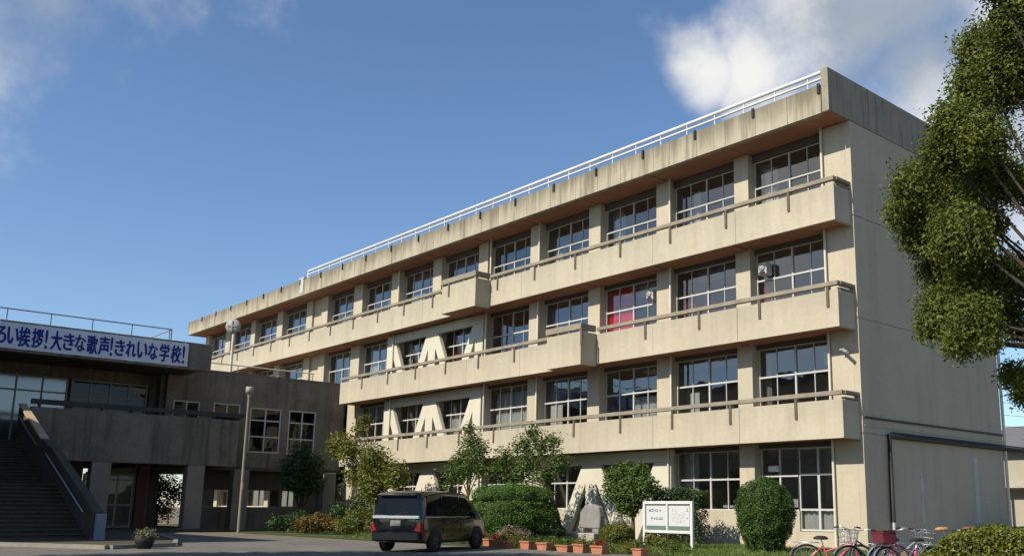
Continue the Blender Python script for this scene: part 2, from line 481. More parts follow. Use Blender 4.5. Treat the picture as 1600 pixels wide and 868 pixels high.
rng = np.random.default_rng(5)
def leaf_mesh(name, clumps, n, size, m_, shell=0.55, flat=0.35, asp=0.5, zmin=None, jit=0.06, up=0.35, asp_=None):
    """many small folded leaves spread through a set of ellipsoid clumps (x,y,z,rx[,rz])"""
    cl = np.array([(c[0], c[1], c[2], c[3], c[3] if len(c) < 5 else c[4]) for c in clumps], float)
    w = (cl[:, 3] ** 2 * cl[:, 4]) ** 0.75
    idx = rng.choice(len(cl), n, p=w / w.sum())
    d = rng.normal(size=(n, 3)); d /= np.linalg.norm(d, axis=1)[:, None]
    rad = shell + (1 - shell) * rng.random(n)
    rad = np.where(rng.random(n) < 0.25, rng.random(n), rad) * (1 + rng.normal(size=n) * jit)
    lump = 1 + 0.16 * np.sin(d[:, 0] * 5 + idx * 1.7) * np.sin(d[:, 1] * 6 + idx) * np.sin(d[:, 2] * 5 + 0.5 * idx)
    p = cl[idx, :3] + d * (rad * lump)[:, None] * np.stack([cl[idx, 3], cl[idx, 3], cl[idx, 4]], 1)
    if zmin is not None: p[:, 2] = np.maximum(p[:, 2], zmin + rng.random(n) * 0.1)
    return leaves_at(name, p, d, size, m_, asp_ or asp, up)
def leaves_at(name, p, d, size, m_, asp=0.5, up=0.35, tint=None):
    n = len(p)
    nrm = d * 0.6 + rng.normal(size=(n, 3)) * 0.6 + np.array([0, 0, up])
    nrm /= np.linalg.norm(nrm, axis=1)[:, None]
    a = np.cross(nrm, rng.normal(size=(n, 3))); a /= np.linalg.norm(a, axis=1)[:, None]
    b = np.cross(nrm, a)
    s = size * (0.65 + 0.7 * rng.random(n))[:, None]
    tip, base = p + a * s * 0.5, p - a * s * 0.5
    l = p + b * s * asp * 0.5 + nrm * s * 0.12
    r = p - b * s * asp * 0.5 + nrm * s * 0.12
    V = np.stack([base, l, tip, r], 1).reshape(-1, 3)
    k = np.arange(n) * 4
    T = np.stack([k, k + 1, k + 2, k, k + 2, k + 3], 1).reshape(-1, 3)
    me = bpy.data.meshes.new(name)
    me.vertices.add(len(V)); me.vertices.foreach_set('co', V.astype(np.float32).ravel())
    me.loops.add(T.size); me.loops.foreach_set('vertex_index', T.astype(np.int32).ravel())
    me.polygons.add(len(T)); me.polygons.foreach_set('loop_start', np.arange(0, T.size, 3, dtype=np.int32))
    t = np.clip(rng.random(n) ** 1.4 if tint is None else tint, 0, 1)
    at = me.attributes.new('tint', 'FLOAT', 'FACE')
    at.data.foreach_set('value', np.repeat(t, 2).astype(np.float32))
    me.materials.append(m_)
    me.update(calc_edges=True)
    return me

# ------------------------------------------------------------------ ground
def sheet(name, poly, z, m_):
    me = bpy.data.meshes.new(name)
    me.from_pydata([(x, y, z) for x, y in poly], [], [list(range(len(poly)))])
    me.materials.append(m_)
    o = bpy.data.objects.new(name, me); COL.objects.link(o)
    return tag(o, kind='structure')
sheet('ground', [(-1500, -1500), (1500, -1500), (1500, 1500), (-1500, 1500)], -0.008, M_earth)
sheet('asphalt_yard', [(-70, -70), (45, -70), (45, -9.0), (6, -9.0), (1.5, -8.3), (-4, -8.9), (-16.4, -9.5), (-33.0, -10.5), (-33.0, -22), (-70, -22)], 0.0, M_asph)
sheet('lawn', [(-29.5, -9.0), (-16.4, -9.2), (-4, -8.6), (1.5, -8.0), (1.5, -0.4), (-35.5, -0.4), (-35.5, -8.0)], 0.012, M_lawn)

# ------------------------------------------------------------------ school building
B = {1: -0.10, 2: 3.769, 3: 7.638, 4: 11.507}
FH, BD, BH = 3.869, 1.06, 1.338
PB, PT, PD, DEPTH = 15.523, 16.62, 1.34, 10.92
LEFT = -62.6
WIN = [(-4.45, -1.31), (-8.80, -5.60), (-13.22, -10.0), (-17.62, -14.45), (-22.15, -18.90), (-26.65, -23.42),
       (-31.15, -27.95), (-35.75, -32.60), (-40.50, -37.30), (-47.55, -44.10), (-52.4, -48.9), (-57.2, -53.6), (-61.8, -58.65)]
WIN = [(a - 0.30, b + (0.02 if i == 0 else 0.12)) for i, (a, b) in enumerate(WIN)]
school = thing('school_building', 'long four storey cream school block with balconies and stained roof parapet', 'school building')
# facade walls: pillars, lintel beams and sills, one mesh of butted pieces
REC_W = 0.40                     # how far windows and spandrels sit behind the pillar faces
edges = [-0.25] + [e for a, b in WIN for e in (b, a)] + [LEFT]
for i in range(0, len(edges), 2):
    x1, x0 = edges[i], edges[i + 1]
    if x1 - x0 > 2.5:                                    # stair bay: two piers and a set-back panel
        bx('pillar', M_cream, school, x1 - 0.9, x1, 0, 0.62, 0, PB + 0.03, bevel=0.012)
        bx('pillar', M_cream, school, x0, x0 + 0.9, 0, 0.62, 0, PB + 0.03, bevel=0.012)
        bx('stair_panel', M_cream, school, x0 + 0.9, x1 - 0.9, 0.16, 0.5, 0, PB + 0.03)
    else:
        bx('pillar', M_cream, school, x0, x1, 0, 0.62, 0, PB + 0.03, bevel=0.012)
for bi, (x0, x1) in enumerate(WIN):
    for k in (1, 2, 3, 4):
        z0 = 0.0 if k == 1 else B[k] + 0.36
        zs = B[k] + 1.2 if k > 1 else 1.33
        zt = B[k] + 3.74
        z1 = B[k + 1] + 0.03 if k < 4 else PB + 0.03
        if k == 1 and bi == 0:
            MB().box(x0, -2.98, REC_W - 0.08, 0.62, z0, zs).box(-2.98, x1, REC_W - 0.08, 0.62, z0, 0.58).build('spandrel', M_cream, school)
        else:
            bx('spandrel', M_cream, school, x0, x1, (REC_W - 0.08) if k > 1 else 0.10, 0.62, z0, zs)
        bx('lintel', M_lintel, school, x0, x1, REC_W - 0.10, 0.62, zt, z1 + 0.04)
w = MB()
zz = [0.0, B[2] + 0.20, B[3] + 0.43, B[4] + 0.36, PB]
for a, b in zip(zz[:-1], zz[1:]):
    w.box(-0.25, 0, 0, DEPTH, a + (0.0 if a == 0 else 0.035), b)
w.box(-0.25, -0.03, 0.03, DEPTH - 0.03, 0, PB + 0.2)
w.build('end_wall', M_end, school)
w = MB()
w.box(LEFT, -0.25, DEPTH - 0.3, DEPTH, 0, PB)
w.box(LEFT - 0.25, LEFT, 0, DEPTH, 0, PB)
w.build('rear_wall', M_end, school)
# floors and rooms behind the glass
w = MB()
for k in (1, 2, 3, 4):
    w.box(LEFT, -0.25, 0.63, DEPTH - 0.3, B[k] + 0.05 if k > 1 else 0.01, B[k] + 0.30)
w.build('floor_slab', M_ifloor, school)
w = MB()
for k in (2, 3, 4):
    w.box(LEFT, -0.25, 0.63, 8.0, B[k] - 0.06, B[k] + 0.045)
w.box(LEFT, -0.25, 0.63, 8.0, PB + 0.02, PB + 0.2)
w.box(LEFT, -0.25, 8.0, 8.12, 0.25, PB)
for x in (-9.3, -18.25, -27.3, -36.6, -42.3, -53):
    w.box(x - 0.08, x + 0.08, 0.63, 8.0, 0.25, PB)
w.build('room_partition', M_inner, school)
bx('roof_slab', M_end, school, LEFT, -0.25, 0.05, DEPTH - 0.3, PB + 0.4, PB + 0.6)

# balconies: parapet wall, slab, ribs, rail, straps
def balcony(k, xl, first, box=None):
    b = B[k]
    w = MB()
    w.box(xl, -0.11, -BD + 0.02, -BD + 0.14, b + 0.01, b + BH - 0.004)
    xe = -0.10
    while xe > xl + 0.01:
        xs = max(xl, xe - 4.5)
        if xs - xl < 1.0: xs = xl
        bx('balcony_panel', M_bal[k], school, xs + 0.006, xe - (0.006 if xe < -0.2 else 0), -BD + random.uniform(-0.004, 0.004), -BD + 0.019, b, b + BH, bevel=0.006)
        xe = xs
    w.box(-0.24, -0.10, -BD + 0.14, 0, b, b + BH)
    w.box(xl, xl + 0.14, -BD + 0.14, 0, b, b + BH)
    if box:
        a, c = box
        w.box(a, c, -2.0, -BD - 0.001, b - 0.12, b + BH + 0.02)
    o = w.build('balcony_wall', M_bal[k], school, 0.015)
    s = MB()
    s.box(xl + 0.14, -0.24, -BD + 0.14, REC_W - 0.08, b + 0.05, b + 0.358)
    for x0, x1 in WIN[1:]:
        if x1 > xl + 0.5: s.box(x1 + 0.30, x1 + 0.62, -BD + 0.14, -0.005, b + 0.005, b + 0.048)
    if box: s.box(box[0] + 0.1, box[1] - 0.1, -1.9, -BD, b - 0.14, b - 0.122)
    s.build('balcony_soffit', M_soffit, o)
    r = MB()
    z0, z1 = b + 1.49, b + 1.645
    segs = [(xl, -0.10)]
    if box:
        segs = [(xl, box[0] - 0.02), (box[1] + 0.02, -0.10)]
        r.box(box[0] - 0.05, box[1] + 0.05, -2.05, -1.88, z0 - 0.04, z1 + 0.08)
        for x in (box[0], box[1] - 0.16): r.box(x, x + 0.16, -1.88, -BD - 0.02, z0 - 0.04, z1 + 0.08)
        for i in range(4): r.box(lerp(box[0], box[1] - 0.1, i / 3), lerp(box[0], box[1] - 0.1, i / 3) + 0.1, -2.0, -1.9, b + BH, z0)
    for a, c in segs: r.box(a, c, -BD - 0.02, -BD + 0.16, z0, z1)
    r.box(-0.30, -0.06, -BD + 0.16, 0.0, z0 + 0.03, z1)
    r.box(-0.24, -0.10, -BD + 0.16, -0.01, b + 1.36, b + 1.42)
    r.build('balcony_rail', M_rail, school, 0.01)
    n = 0
    x = first
    me = MB().box(-0.055, 0.055, -0.04, 0.0, -0.60, 0.13).mesh('rail_strap', M_strap)
    me2 = MB().box(-0.05, 0.05, 0, 0.1, 0, 0.15).mesh('rail_post', M_rail)
    while x > xl + 0.2:
        inb = box and box[0] - 0.2 < x < box[1] + 0.1
        yy = -2.0 if inb else -BD
        link('rail_strap', me, school, (x, yy - 0.001, b + BH))
        if not inb: link('rail_post', me2, school, (x, yy + 0.02, b + BH))
        x -= 3.0
balcony(4, LEFT + 0.2, -2.055, (-23.75, -20.68))
balcony(3, -36.28, -0.512, (-14.9, -12.58))
balcony(2, -35.85, -2.009)

# roof parapet: precast panels, end return, straps, white railing
pp = [(-0.28, -0.0)]
x = -0.29
i = 0
pm = {}
edge_x = [-0.30]
while edge_x[-1] > LEFT - 0.3:
    edge_x.append(edge_x[-1] - 1.5)
for a, c in zip(edge_x[1:], edge_x[:-1]):
    me = pm.get('p')
    if me is None:
        me = pm['p'] = MB().box(0.008, 1.492, 0, 0.16, 0, PT - PB).mesh('parapet_panel', M_parapet)
    link('parapet_panel', me, school, (a, -PD + random.uniform(-0.004, 0.004), PB))
pl = edge_x[-1]
w = MB()
w.box(pl, -0.30, -PD + 0.165, -PD + 0.3, PB + 0.005, PT - 0.01)
w.box(pl - 0.16, pl - 0.005, -PD, DEPTH, PB, PT)
w.box(pl, -0.3, DEPTH - 0.16, DEPTH, PB, PT)
w.build('parapet_backing', M_parapet, school)
w = MB()
for a, c in ((-PD, 1.2), (1.21, 3.6), (3.61, 6.0), (6.01, 8.4), (8.41, DEPTH + 0.02)):
    w.box(-0.28, 0.012, a, c, PB + 0.02, PT + 0.60)
w.build('end_parapet', M_pend, school, 0.012)
w = MB()
w.box(pl, -0.28, -PD + 0.16, REC_W - 0.08, PB + 0.045, PB + 0.397)
for x0, x1 in WIN[1:]: w.box(x1 + 0.30, x1 + 0.62, -PD + 0.16, -0.005, PB + 0.004, PB + 0.043)
w.box(-0.28, -0.02, -PD + 0.01, 0, PB + 0.005, PB + 0.018)
w.build('parapet_soffit', M_soffit, school)
me = MB().box(-0.055, 0.055, -0.05, 0.0, -0.34, 0.04).mesh('parapet_strap', M_black)
x = -0.376
while x > pl + 0.3:
    link('parapet_strap', me, school, (x, -PD - 0.006, PT)); x -= 3.0
w = MB()
RL = -41.5
w.tube([(RL, -PD + 0.09, PT + 0.50), (-0.3, -PD + 0.09, PT + 0.50)], 0.075, 8)
w.tube([(RL, -PD + 0.09, PT + 0.26), (-0.3, -PD + 0.09, PT + 0.26)], 0.05, 6)
x = -0.9
while x > RL:
    w.tube([(x, -PD + 0.09, PT - 0.005), (x, -PD + 0.09, PT + 0.50)], 0.026, 6); x -= 1.5
w.tube([(RL, -PD + 0.09, PT + 0.50), (RL, -PD + 0.09, PT)], 0.05, 6)
w.build('roof_railing', M_white, school)
w = MB().box(-42.35, -41.9, -PD - 0.03, -PD - 0.006, PB + 0.15, PT + 0.05).box(-42.6, -41.8, -PD - 0.05, -PD + 0.3, PT + 0.05, PT + 0.16)
w.build('drain_cover', M_alu, school)

# windows
FR = 0.04
pane_cache = {}
def window(x0, x1, z0, z1, zt, y=REC_W, cols=4, parent=school, panes=True, frame=M_alu, door=None):
    """frame of stiles, transom and mullions; one pane per light"""
    f = MB()
    W_ = x1 - x0
    f.box(x0, x0 + FR, y, y + 0.09, z0, z1); f.box(x1 - FR, x1, y, y + 0.09, z0, z1)
    f.box(x0 + FR, x1 - FR, y, y + 0.09, z1 - FR, z1); f.box(x0 + FR, x1 - FR, y - 0.03, y + 0.09, z0, z0 + FR)
    f.box(x0 + FR, x1 - FR, y - 0.012, y + 0.088, zt - 0.034, zt + 0.034)
    cells = []
    xs = [lerp(x0, x1, i / cols) for i in range(cols + 1)]
    for i in range(1, cols):
        t = 0.036 if i * 2 == cols else 0.016
        for a, b in ((z0 + FR, zt - 0.038), (zt + 0.038, z1 - FR)):
            f.box(xs[i] - t, xs[i] + t, y + 0.003, y + 0.08, a, b)
    fo = f.build('window', frame, parent)
    g = MB()
    for i in range(cols):
        a = xs[i] + (FR if i == 0 else 0.018); b = xs[i + 1] - (FR if i == cols - 1 else 0.018)
        for lo, hi in ((z0 + FR, zt - 0.035), (zt + 0.035, z1 - FR)):
            yy = y + (0.03 if i % 2 else 0.055)
            if panes:
                key = (round(b - a, 3), round(hi - lo, 3))
                me = pane_cache.get(key)
                if me is None:
                    me = pane_cache[key] = MB().add([(0, 0, 0), (b - a, 0, 0), (b - a, 0, hi - lo), (0, 0, hi - lo)], [(0, 1, 2, 3)]).mesh('pane', M_glass)
                link('pane', me, fo, (a, yy, lo), (random.uniform(-0.004, 0.004), 0, random.uniform(-0.006, 0.006)))
            else:
                g.add([(a, yy, lo), (b, yy, lo), (b, yy, hi), (a, yy, hi)], [(0, 1, 2, 3)])
    if not panes: g.build('glazing', M_glass, fo)
    return fo
for bi, (x0, x1) in enumerate(WIN):
    for k in (1, 2, 3, 4):
        if k == 2 and bi > 7: continue
        zs = B[k] + 1.2 if k > 1 else 1.33
        xr = x1
        if k == 1 and bi == 0:
            f = window(x0 + 0.02, -3.0, zs, B[k] + 3.74, 2.60, cols=2)
            # glazed door pair with kick panels
            d = MB()
            y = REC_W
            for a in (-3.0, -2.16, -1.33):
                d.box(a - 0.045, a + 0.045, y, y + 0.09, 0.6, 3.63)
            for z in (0.6, 1.33, 2.6, 3.56):
                for a, b in ((-2.955, -2.205), (-2.115, -1.375)):
                    d.box(a, b, y - 0.005, y + 0.085, z, z + 0.07)
            do = d.build('garden_door', M_alu, school)
            for a, b in ((-2.955, -2.205), (-2.115, -1.375)):
                for lo, hi in ((0.67, 1.33), (1.40, 2.6), (2.67, 3.56)):
                    MB().add([(a, y + .04, lo), (b, y + .04, lo), (b, y + .04, hi), (a, y + .04, hi)], [(0, 1, 2, 3)]).build('pane', M_glass, do)
            continue
        window(x0 + 0.02, x1 - 0.02, zs, B[k] + 3.74, B[k] + 2.62, panes=bi < 9)

# curtains, papers
def curtain(x0, x1, z0, z1, m_, y=0.60, name='curtain'):
    n = max(6, int((x1 - x0) / 0.05))
    vs, fs = [], []
    for i in range(n + 1):
        x = lerp(x0, x1, i / n)
        yy = y + 0.04 * math.sin(i * 1.35) + random.uniform(-0.008, 0.008)
        vs += [(x, yy, z0), (x, yy + 0.01, z1)]
    fs = [(2 * i, 2 * i + 2, 2 * i + 3, 2 * i + 1) for i in range(n)]
    return MB().add(vs, fs, 0, True).build(name, m_, school)
curtain(-13.40, -11.60, B[3] + 1.2, B[3] + 3.6, M_red, 0.52)
curtain(-8.95, -8.2, B[3] + 1.2, B[3] + 3.6, M_dred)
curtain(-4.60, -4.30, B[3] + 1.2, B[3] + 2.6, M_dred)
curtain(-26.6, -25.9, B[3] + 1.2, B[3] + 3.4, M_dred, 0.7)
curtain(-22.1, -19.2, B[2] + 1.2, B[2] + 3.45, M_wcurt, 0.62)
curtain(-26.6, -24.4, B[2] + 1.2, B[2] + 2.6, M_wcurt, 0.62)
curtain(-12.1, -10.1, B[2] + 1.2, B[2] + 2.5, M_wcurt, 0.9)
curtain(-35.6, -34.2, B[3] + 1.2, B[3] + 3.4, M_wcurt, 0.58)
curtain(-31.1, -30.6, B[3] + 1.2, B[3] + 3.4, M_wcurt, 0.58)
curtain(-4.35, -3.75, B[4] + 1.2, B[4] + 3.4, M_wcurt, 0.62)
curtain(-8.2, -7.85, B[4] + 1.2, B[4] + 3.4, M_wcurt, 0.62)
curtain(-13.1, -12.5, B[4] + 1.2, B[4] + 3.4, M_wcurt, 0.62)
curtain(-39.8, -38.6, B[4] + 1.2, B[4] + 2.5, M_wcurt, 0.62)
curtain(-17.5, -16.9, B[4] + 1.2, B[4] + 2.5, M_wcurt, 0.62)
curtain(-31.1, -29.6, B[4] + 1.2, B[4] + 2.5, M_wcurt, 0.62)
curtain(-2.93, -1.40, 0.62, 1.36, M_wcurt, 0.56)
rr = random.Random(4)
M_beige = mat('beige_curtain', (0.36, 0.33, 0.27), 0.9, 0.1, 3, bump=0, trans=0.2)
M_bluec = mat('grey_blue_blind', (0.22, 0.25, 0.28), 0.9, 0.1, 3, bump=0)
for bi, (x0, x1) in enumerate(WIN):
    for k in (1, 2, 3, 4):
        if k <= 2 and bi > 7 or (k, bi) == (1, 0): continue
        q = rr.random()
        wd = rr.uniform(0.25, 0.9)
        mm = (M_wcurt, M_beige, M_bluec)[rr.randrange(3)]
        if q < 0.45: curtain(x0 + 0.05, x0 + wd, B[k] + 1.2, B[k] + 3.70, mm, 0.76)
        if q > 0.25 and bi != 2: curtain(x1 - wd * 0.7, x1 - 0.05, B[k] + 1.2, B[k] + 3.70, mm, 0.76)
        if rr.random() < 0.3: bx('blind', mm, school, x0 + 0.1, x1 - 0.1, 0.80, 0.81, B[k] + 3.70 - rr.uniform(0.2, 0.8), B[k] + 3.70)
        # things standing on the sill inside
        for _ in range(rr.randrange(0, 4)):
            xx = rr.uniform(x0 + 0.2, x1 - 0.5); hh = rr.uniform(0.1, 0.35)
            bx('sill_item', (M_paper, M_brown, M_alug, M_house)[rr.randrange(4)], school, xx, xx + rr.uniform(0.15, 0.5), 0.66, 0.85, B[k] + 1.2, B[k] + 1.2 + hh)
bx('pinned_sheet', M_paper, school, -17.50, -16.62, REC_W + 0.09, REC_W + 0.096, B[2] + 1.28, B[2] + 2.5)
bx('pinned_sheet', M_paper, school, -8.40, -7.9, REC_W + 0.09, REC_W + 0.096, B[2] + 1.28, B[2] + 2.35)
bx('lime_sheet', M_lime, school, -1.80, -1.45, REC_W + 0.09, REC_W + 0.096, B[2] + 2.85, B[2] + 3.3)
bx('window_board', M_paper, school, -4.0, -3.3, 0.7, 0.72, 1.45, 1.75)
bx('window_board', M_paper, school, -6.9, -5.9, 0.7, 0.72, 1.42, 1.52)

# seismic braces: A-shaped concrete legs on the pillars
def brace(xc, b, left, right, bottom=0.2, yf=-0.22):
    top, sl, lw, hw = 3.36, 0.517, 0.66, 0.36
    def off(z): return 0.60 + (top - z) * sl
    zn = top - (hw + lw - 0.60) / sl
    P_ = []
    if right:
        P_ += [(0.60, top), (off(bottom), bottom), (off(bottom) - lw, bottom), (hw, zn), (hw, bottom)]
    else:
        P_ += [(hw, top), (hw, bottom)]
    if left:
        P_ += [(-hw, bottom), (-hw, zn), (-(off(bottom) - lw), bottom), (-off(bottom), bottom), (-0.60, top)]
    else:
        P_ += [(-hw, bottom), (-hw, top)]
    MB().prism([(xc + u, b + v) for u, v in P_], 1, yf, -0.003).build('seismic_brace', M_brace, school, 0.012)
for b in (B[2], B[3]):
    brace(-31.87, b, False, True, 0.37); brace(-27.30, b, True, True, 0.37); brace(-22.75, b, True, False, 0.37)
for xc, l, r in ((-31.87, False, True), (-27.3, True, True), (-22.75, True, False), (-18.25, False, True), (-13.78, True, True), (-9.25, True, False)):
    brace(xc, -0.1, l, r, 0.1)
for b, spans in ((B[2], ((-31.87, -22.75),)), (B[3], ((-31.87, -22.75),)), (-0.1, ((-31.87, -22.75), (-18.25, -9.25)))):
    for a, c in spans:
        bx('brace_beam', M_brace, school, a - 0.36, c + 0.36, -0.215, -0.004, b + 3.363, b + 3.86, bevel=0.012)
for x in (-1.20, -8.98, -17.95, -22.05, -31.45):
    for k in (1, 2, 3, 4):
        yy = -0.09 if (k == 4 or x > -20) else -0.28
        if k == 1 and x < -5: yy = -0.28
        MB().tube([(x, yy, 0.05 if k == 1 else B[k] + 0.36), (x, yy, B[k + 1] + 0.06 if k < 4 else PB + 0.06)], 0.05, 8).build('downpipe', M_pipe, school)
w = MB()
w.tube([(0.10, DEPTH + 3.5, 3.97), (0.10, 1.55, 3.97), (0.10, 1.55, 0.95)], 0.088, 10)
w.tube([(0.10, DEPTH + 3.5, 4.10), (0.10, 1.75, 4.10)], 0.03, 6)
w.build('cable_conduit', M_dpipe, school)
MB().tube([(0.10, 1.55, 0.0), (0.10, 1.55, 0.95)], 0.075, 8).build('conduit_sleeve', M_alu, school)
bx('ledge', M_dpipe, school, 0.002, 0.05, 0.1, DEPTH, 4.51, 4.58)
bx('ledge', M_end, school, 0.002, 0.022, 0.1, DEPTH, 4.24, 4.29)
bx('repair_strip', M_strip, school, 0.002, 0.012, 3.78, 3.97, 0.9, 2.75)
bx('repair_strip', M_strip, school, 0.002, 0.012, 8.12, 8.46, 0.9, 3.5)
MB().tube([(0.06, DEPTH + 0.08, 0), (0.06, DEPTH + 0.08, 11.8)], 0.07, 8).build('corner_downpipe', M_pipe, school)
w = MB().box(-0.62, -0.42, -0.30, -0.02, 6.93, 6.99).tube([(-0.5, -0.22, 6.92), (-0.2, -0.45, 6.80)], 0.06, 8)
w.build('wall_camera', M_alug, school)
# fan units in the lights of some windows
def fan(x, z, s=1.0):
    o = MB().box(x - 0.28 * s, x + 0.28 * s, -0.02, 0.39, z - 0.34 * s, z + 0.34 * s).build('ventilation_unit', M_alu, school, 0.03)
    MB().lathe([(0.0, 0), (0.17 * s, 0.0), (0.2 * s, 0.03), (0.2 * s, 0.06)], (x, -0.085, z + 0.02), 12, 0, 1).build('fan_hood', M_alug, o)
    MB().box(x - 0.2 * s, x + 0.2 * s, -0.05, -0.02, z - 0.28 * s, z - 0.2 * s).build('vent_slot', M_black, o)
fan(-4.15, B[3] + 3.0, 0.72); fan(-10.30, B[3] + 2.95, 0.72)
MB().box(-4.28, -3.84, 0.2, 0.39, 2.76, 2.98).build('ventilation_unit', M_white, school, 0.03)

# ------------------------------------------------------------------ entrance wing
WX, CX, BX = -37.5, -33.5, -34.0        # wall plane, canopy fascia plane, balcony plane
wing = thing('entrance_wing', 'dark weathered concrete two storey wing on pillars with a flat canopy', 'building', (WX, -10, 0))
wing.location = (0, 0, 0)
WW = [(-10.6, -9.1, 4.55, 7.22), (-8.32, -6.75, 4.55, 7.25), (-6.15, -4.2, 4.48, 7.15), (-3.72, -1.95, 4.45, 7.15)]
w = MB()
ys = [-11.0] + [e for a in WW for e in a[:2]] + [-0.02]
for i in range(0, len(ys), 2):
    w.box(WX - 0.35, WX, ys[i], ys[i + 1], 3.6, 9.02)
for a, b, z0, z1 in WW:
    w.box(WX - 0.35, WX, a, b, 3.6, z0); w.box(WX - 0.35, WX, a, b, z1, 9.02)
w.box(WX - 0.36, WX + 0.03, -11.0, -0.02, 9.021, 9.12)
w.box(-48, WX - 0.36, -11.0, -0.02, 8.6, 8.9)
w.box(-48, WX - 0.36, -11.0, -0.02, 3.85, 4.15)
w.box(-48.3, -48, -30, -0.02, 3.6, 9.02)
w.box(-44, WX - 0.36, -0.3, -0.02, 4.15, 8.6)
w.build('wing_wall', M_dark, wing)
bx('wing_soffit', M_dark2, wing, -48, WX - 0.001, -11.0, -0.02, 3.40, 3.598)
# recessed entrance front under the canopy
REC = -38.6
w = MB()
w.box(REC - 0.3, REC, -30, -15.7, 8.0, 9.0); w.box(REC - 0.3, REC, -15.7, -11.0, 8.02, 9.0)
w.box(REC - 0.3, REC, -11.6, -11.0, 4.3, 8.02)
w.box(WX - 0.35, REC, -11.25, -11.002, 4.3, 9.02)
w.build('recess_wall', M_dark, wing)
M_dimglass = glass_mat('shaded_glass', (0.55, 0.58, 0.58), 0.8, 0.01)  # tint and reflection lowered in place of dark surroundings opposite the wing
def wing_window(name, x, a, b, z0, z1, cols, rows, m_=M_alu, t=0.06, glass=M_dimglass):
    f = MB()
    f.box(x - 0.06, x + 0.04, a, a + t, z0, z1); f.box(x - 0.06, x + 0.04, b - t, b, z0, z1)
    f.box(x - 0.06, x + 0.04, a + t, b - t, z0, z0 + t); f.box(x - 0.06, x + 0.04, a + t, b - t, z1 - t, z1)
    ya = [lerp(a, b, i / cols) for i in range(cols + 1)]
    for i in range(1, cols): f.box(x - 0.05, x + 0.03, ya[i] - t / 2, ya[i] + t / 2, z0 + t, z1 - t)
    zr = [z0] + rows + [z1]
    for z in rows:
        for i in range(cols): f.box(x - 0.045, x + 0.025, ya[i] + t / 2, ya[i + 1] - t / 2, z - t / 2, z + t / 2)
    o = f.build(name, m_, wing)
    for i in range(cols):
        for lo, hi in zip(zr[:-1], zr[1:]):
            MB().add([(x - 0.02, ya[i] + t * .4, lo + .02), (x - 0.02, ya[i + 1] - t * .4, lo + .02), (x - 0.02, ya[i + 1] - t * .4, hi - .02), (x - 0.02, ya[i] + t * .4, hi - .02)], [(0, 1, 2, 3)]).build('pane', glass, o)
    return o
for a, b, z0, z1 in WW:
    wing_window('window', WX - 0.06, a, b, z0, z1, 2, [z1 - 0.75, z0 + 0.95], t=0.08)
bx('pinned_sheet', M_paper, wing, WX - 0.2, WX - 0.194, -2.75, -2.35, 6.0, 6.5)
bx('pinned_sheet', M_paper, wing, WX - 0.2, WX - 0.194, -10.5, -9.5, 6.0, 6.5)
bx('shade_slab', M_dark2, wing, -62, -40, -1.5, -0.005, 2.95, 3.15)  # slab added to throw shade on the ground floor facade behind the wing
wing_window('entrance_door', REC + 0.02, -15.6, -11.7, 4.3, 8.0, 4, [7.15], M_alug, 0.09)
M_screen = glass_mat('pale_glazing', (0.55, 0.62, 0.68), 1.2, 0.22, 0.12)
wing_window('entrance_screen', REC + 0.02, -23.0, -15.75, 4.3, 8.0, 6, [5.6, 7.2], M_alug, 0.08, M_screen)
bx('hall_floor', M_ifloor, wing, -48, REC - 0.31, -30, -11.0, 4.15, 4.29)
bx('hall_wall', M_inner, wing, -44.2, -44, -30, -11.0, 4.3, 8.6)
# canopy
w = MB()
w.box(CX - 0.3, CX, -32, -10.15, 8.45, 9.92)
w.box(-48, CX - 0.3, -10.45, -10.15, 8.62, 9.92)
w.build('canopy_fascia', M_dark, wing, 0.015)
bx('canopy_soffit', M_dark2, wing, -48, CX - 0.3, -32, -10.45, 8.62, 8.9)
w = MB()
zr = 10.5
w.tube([(CX - 0.15, -32, zr), (CX - 0.15, -12.3, zr), (-40, -12.3, zr)], 0.035, 6)
for y in np.arange(-31, -12.2, 1.86):
    w.tube([(CX - 0.15, y, 9.9), (CX - 0.15, y, zr)], 0.025, 6)
w.tube([(CX - 0.15, -12.3, 9.9), (CX - 0.15, -12.3, zr)], 0.03, 6)
w.build('canopy_railing', M_alug, wing)
w = MB()
w.tube([(WX - 0.5, -9.6, 9.62), (WX - 0.5, -2.0, 9.62)], 0.04, 6)
for y in (-9.4, -6.9, -4.4, -2.1): w.tube([(WX - 0.5, y, 8.9), (WX - 0.5, y, 9.62)], 0.03, 6)
w.build('wing_railing', M_pipe, wing)
# balcony of the wing
w = MB()
w.box(BX - 0.25, BX, -18.3, -8.15, 3.45, 5.98)
w.box(WX + 0.002, BX - 0.25, -8.40, -8.15, 3.45, 5.98)
w.build('terrace_wall', M_dark, wing, 0.02)
bx('terrace_floor', M_dark2, wing, REC + 0.06, BX - 0.25, -30, -8.40, 4.0, 4.28)
w = MB().box(BX - 0.22, BX - 0.02, -18.3, -7.9, 6.12, 6.36)
w.box(WX + 0.01, BX - 0.22, -8.36, -8.16, 6.12, 6.36)
for y in np.arange(-18.0, -8.2, 1.4): w.box(BX - 0.18, BX - 0.06, y, y + 0.1, 5.985, 6.118)
w.build('terrace_rail', mat('dark_rail', (0.05, 0.047, 0.045), 0.8), wing)
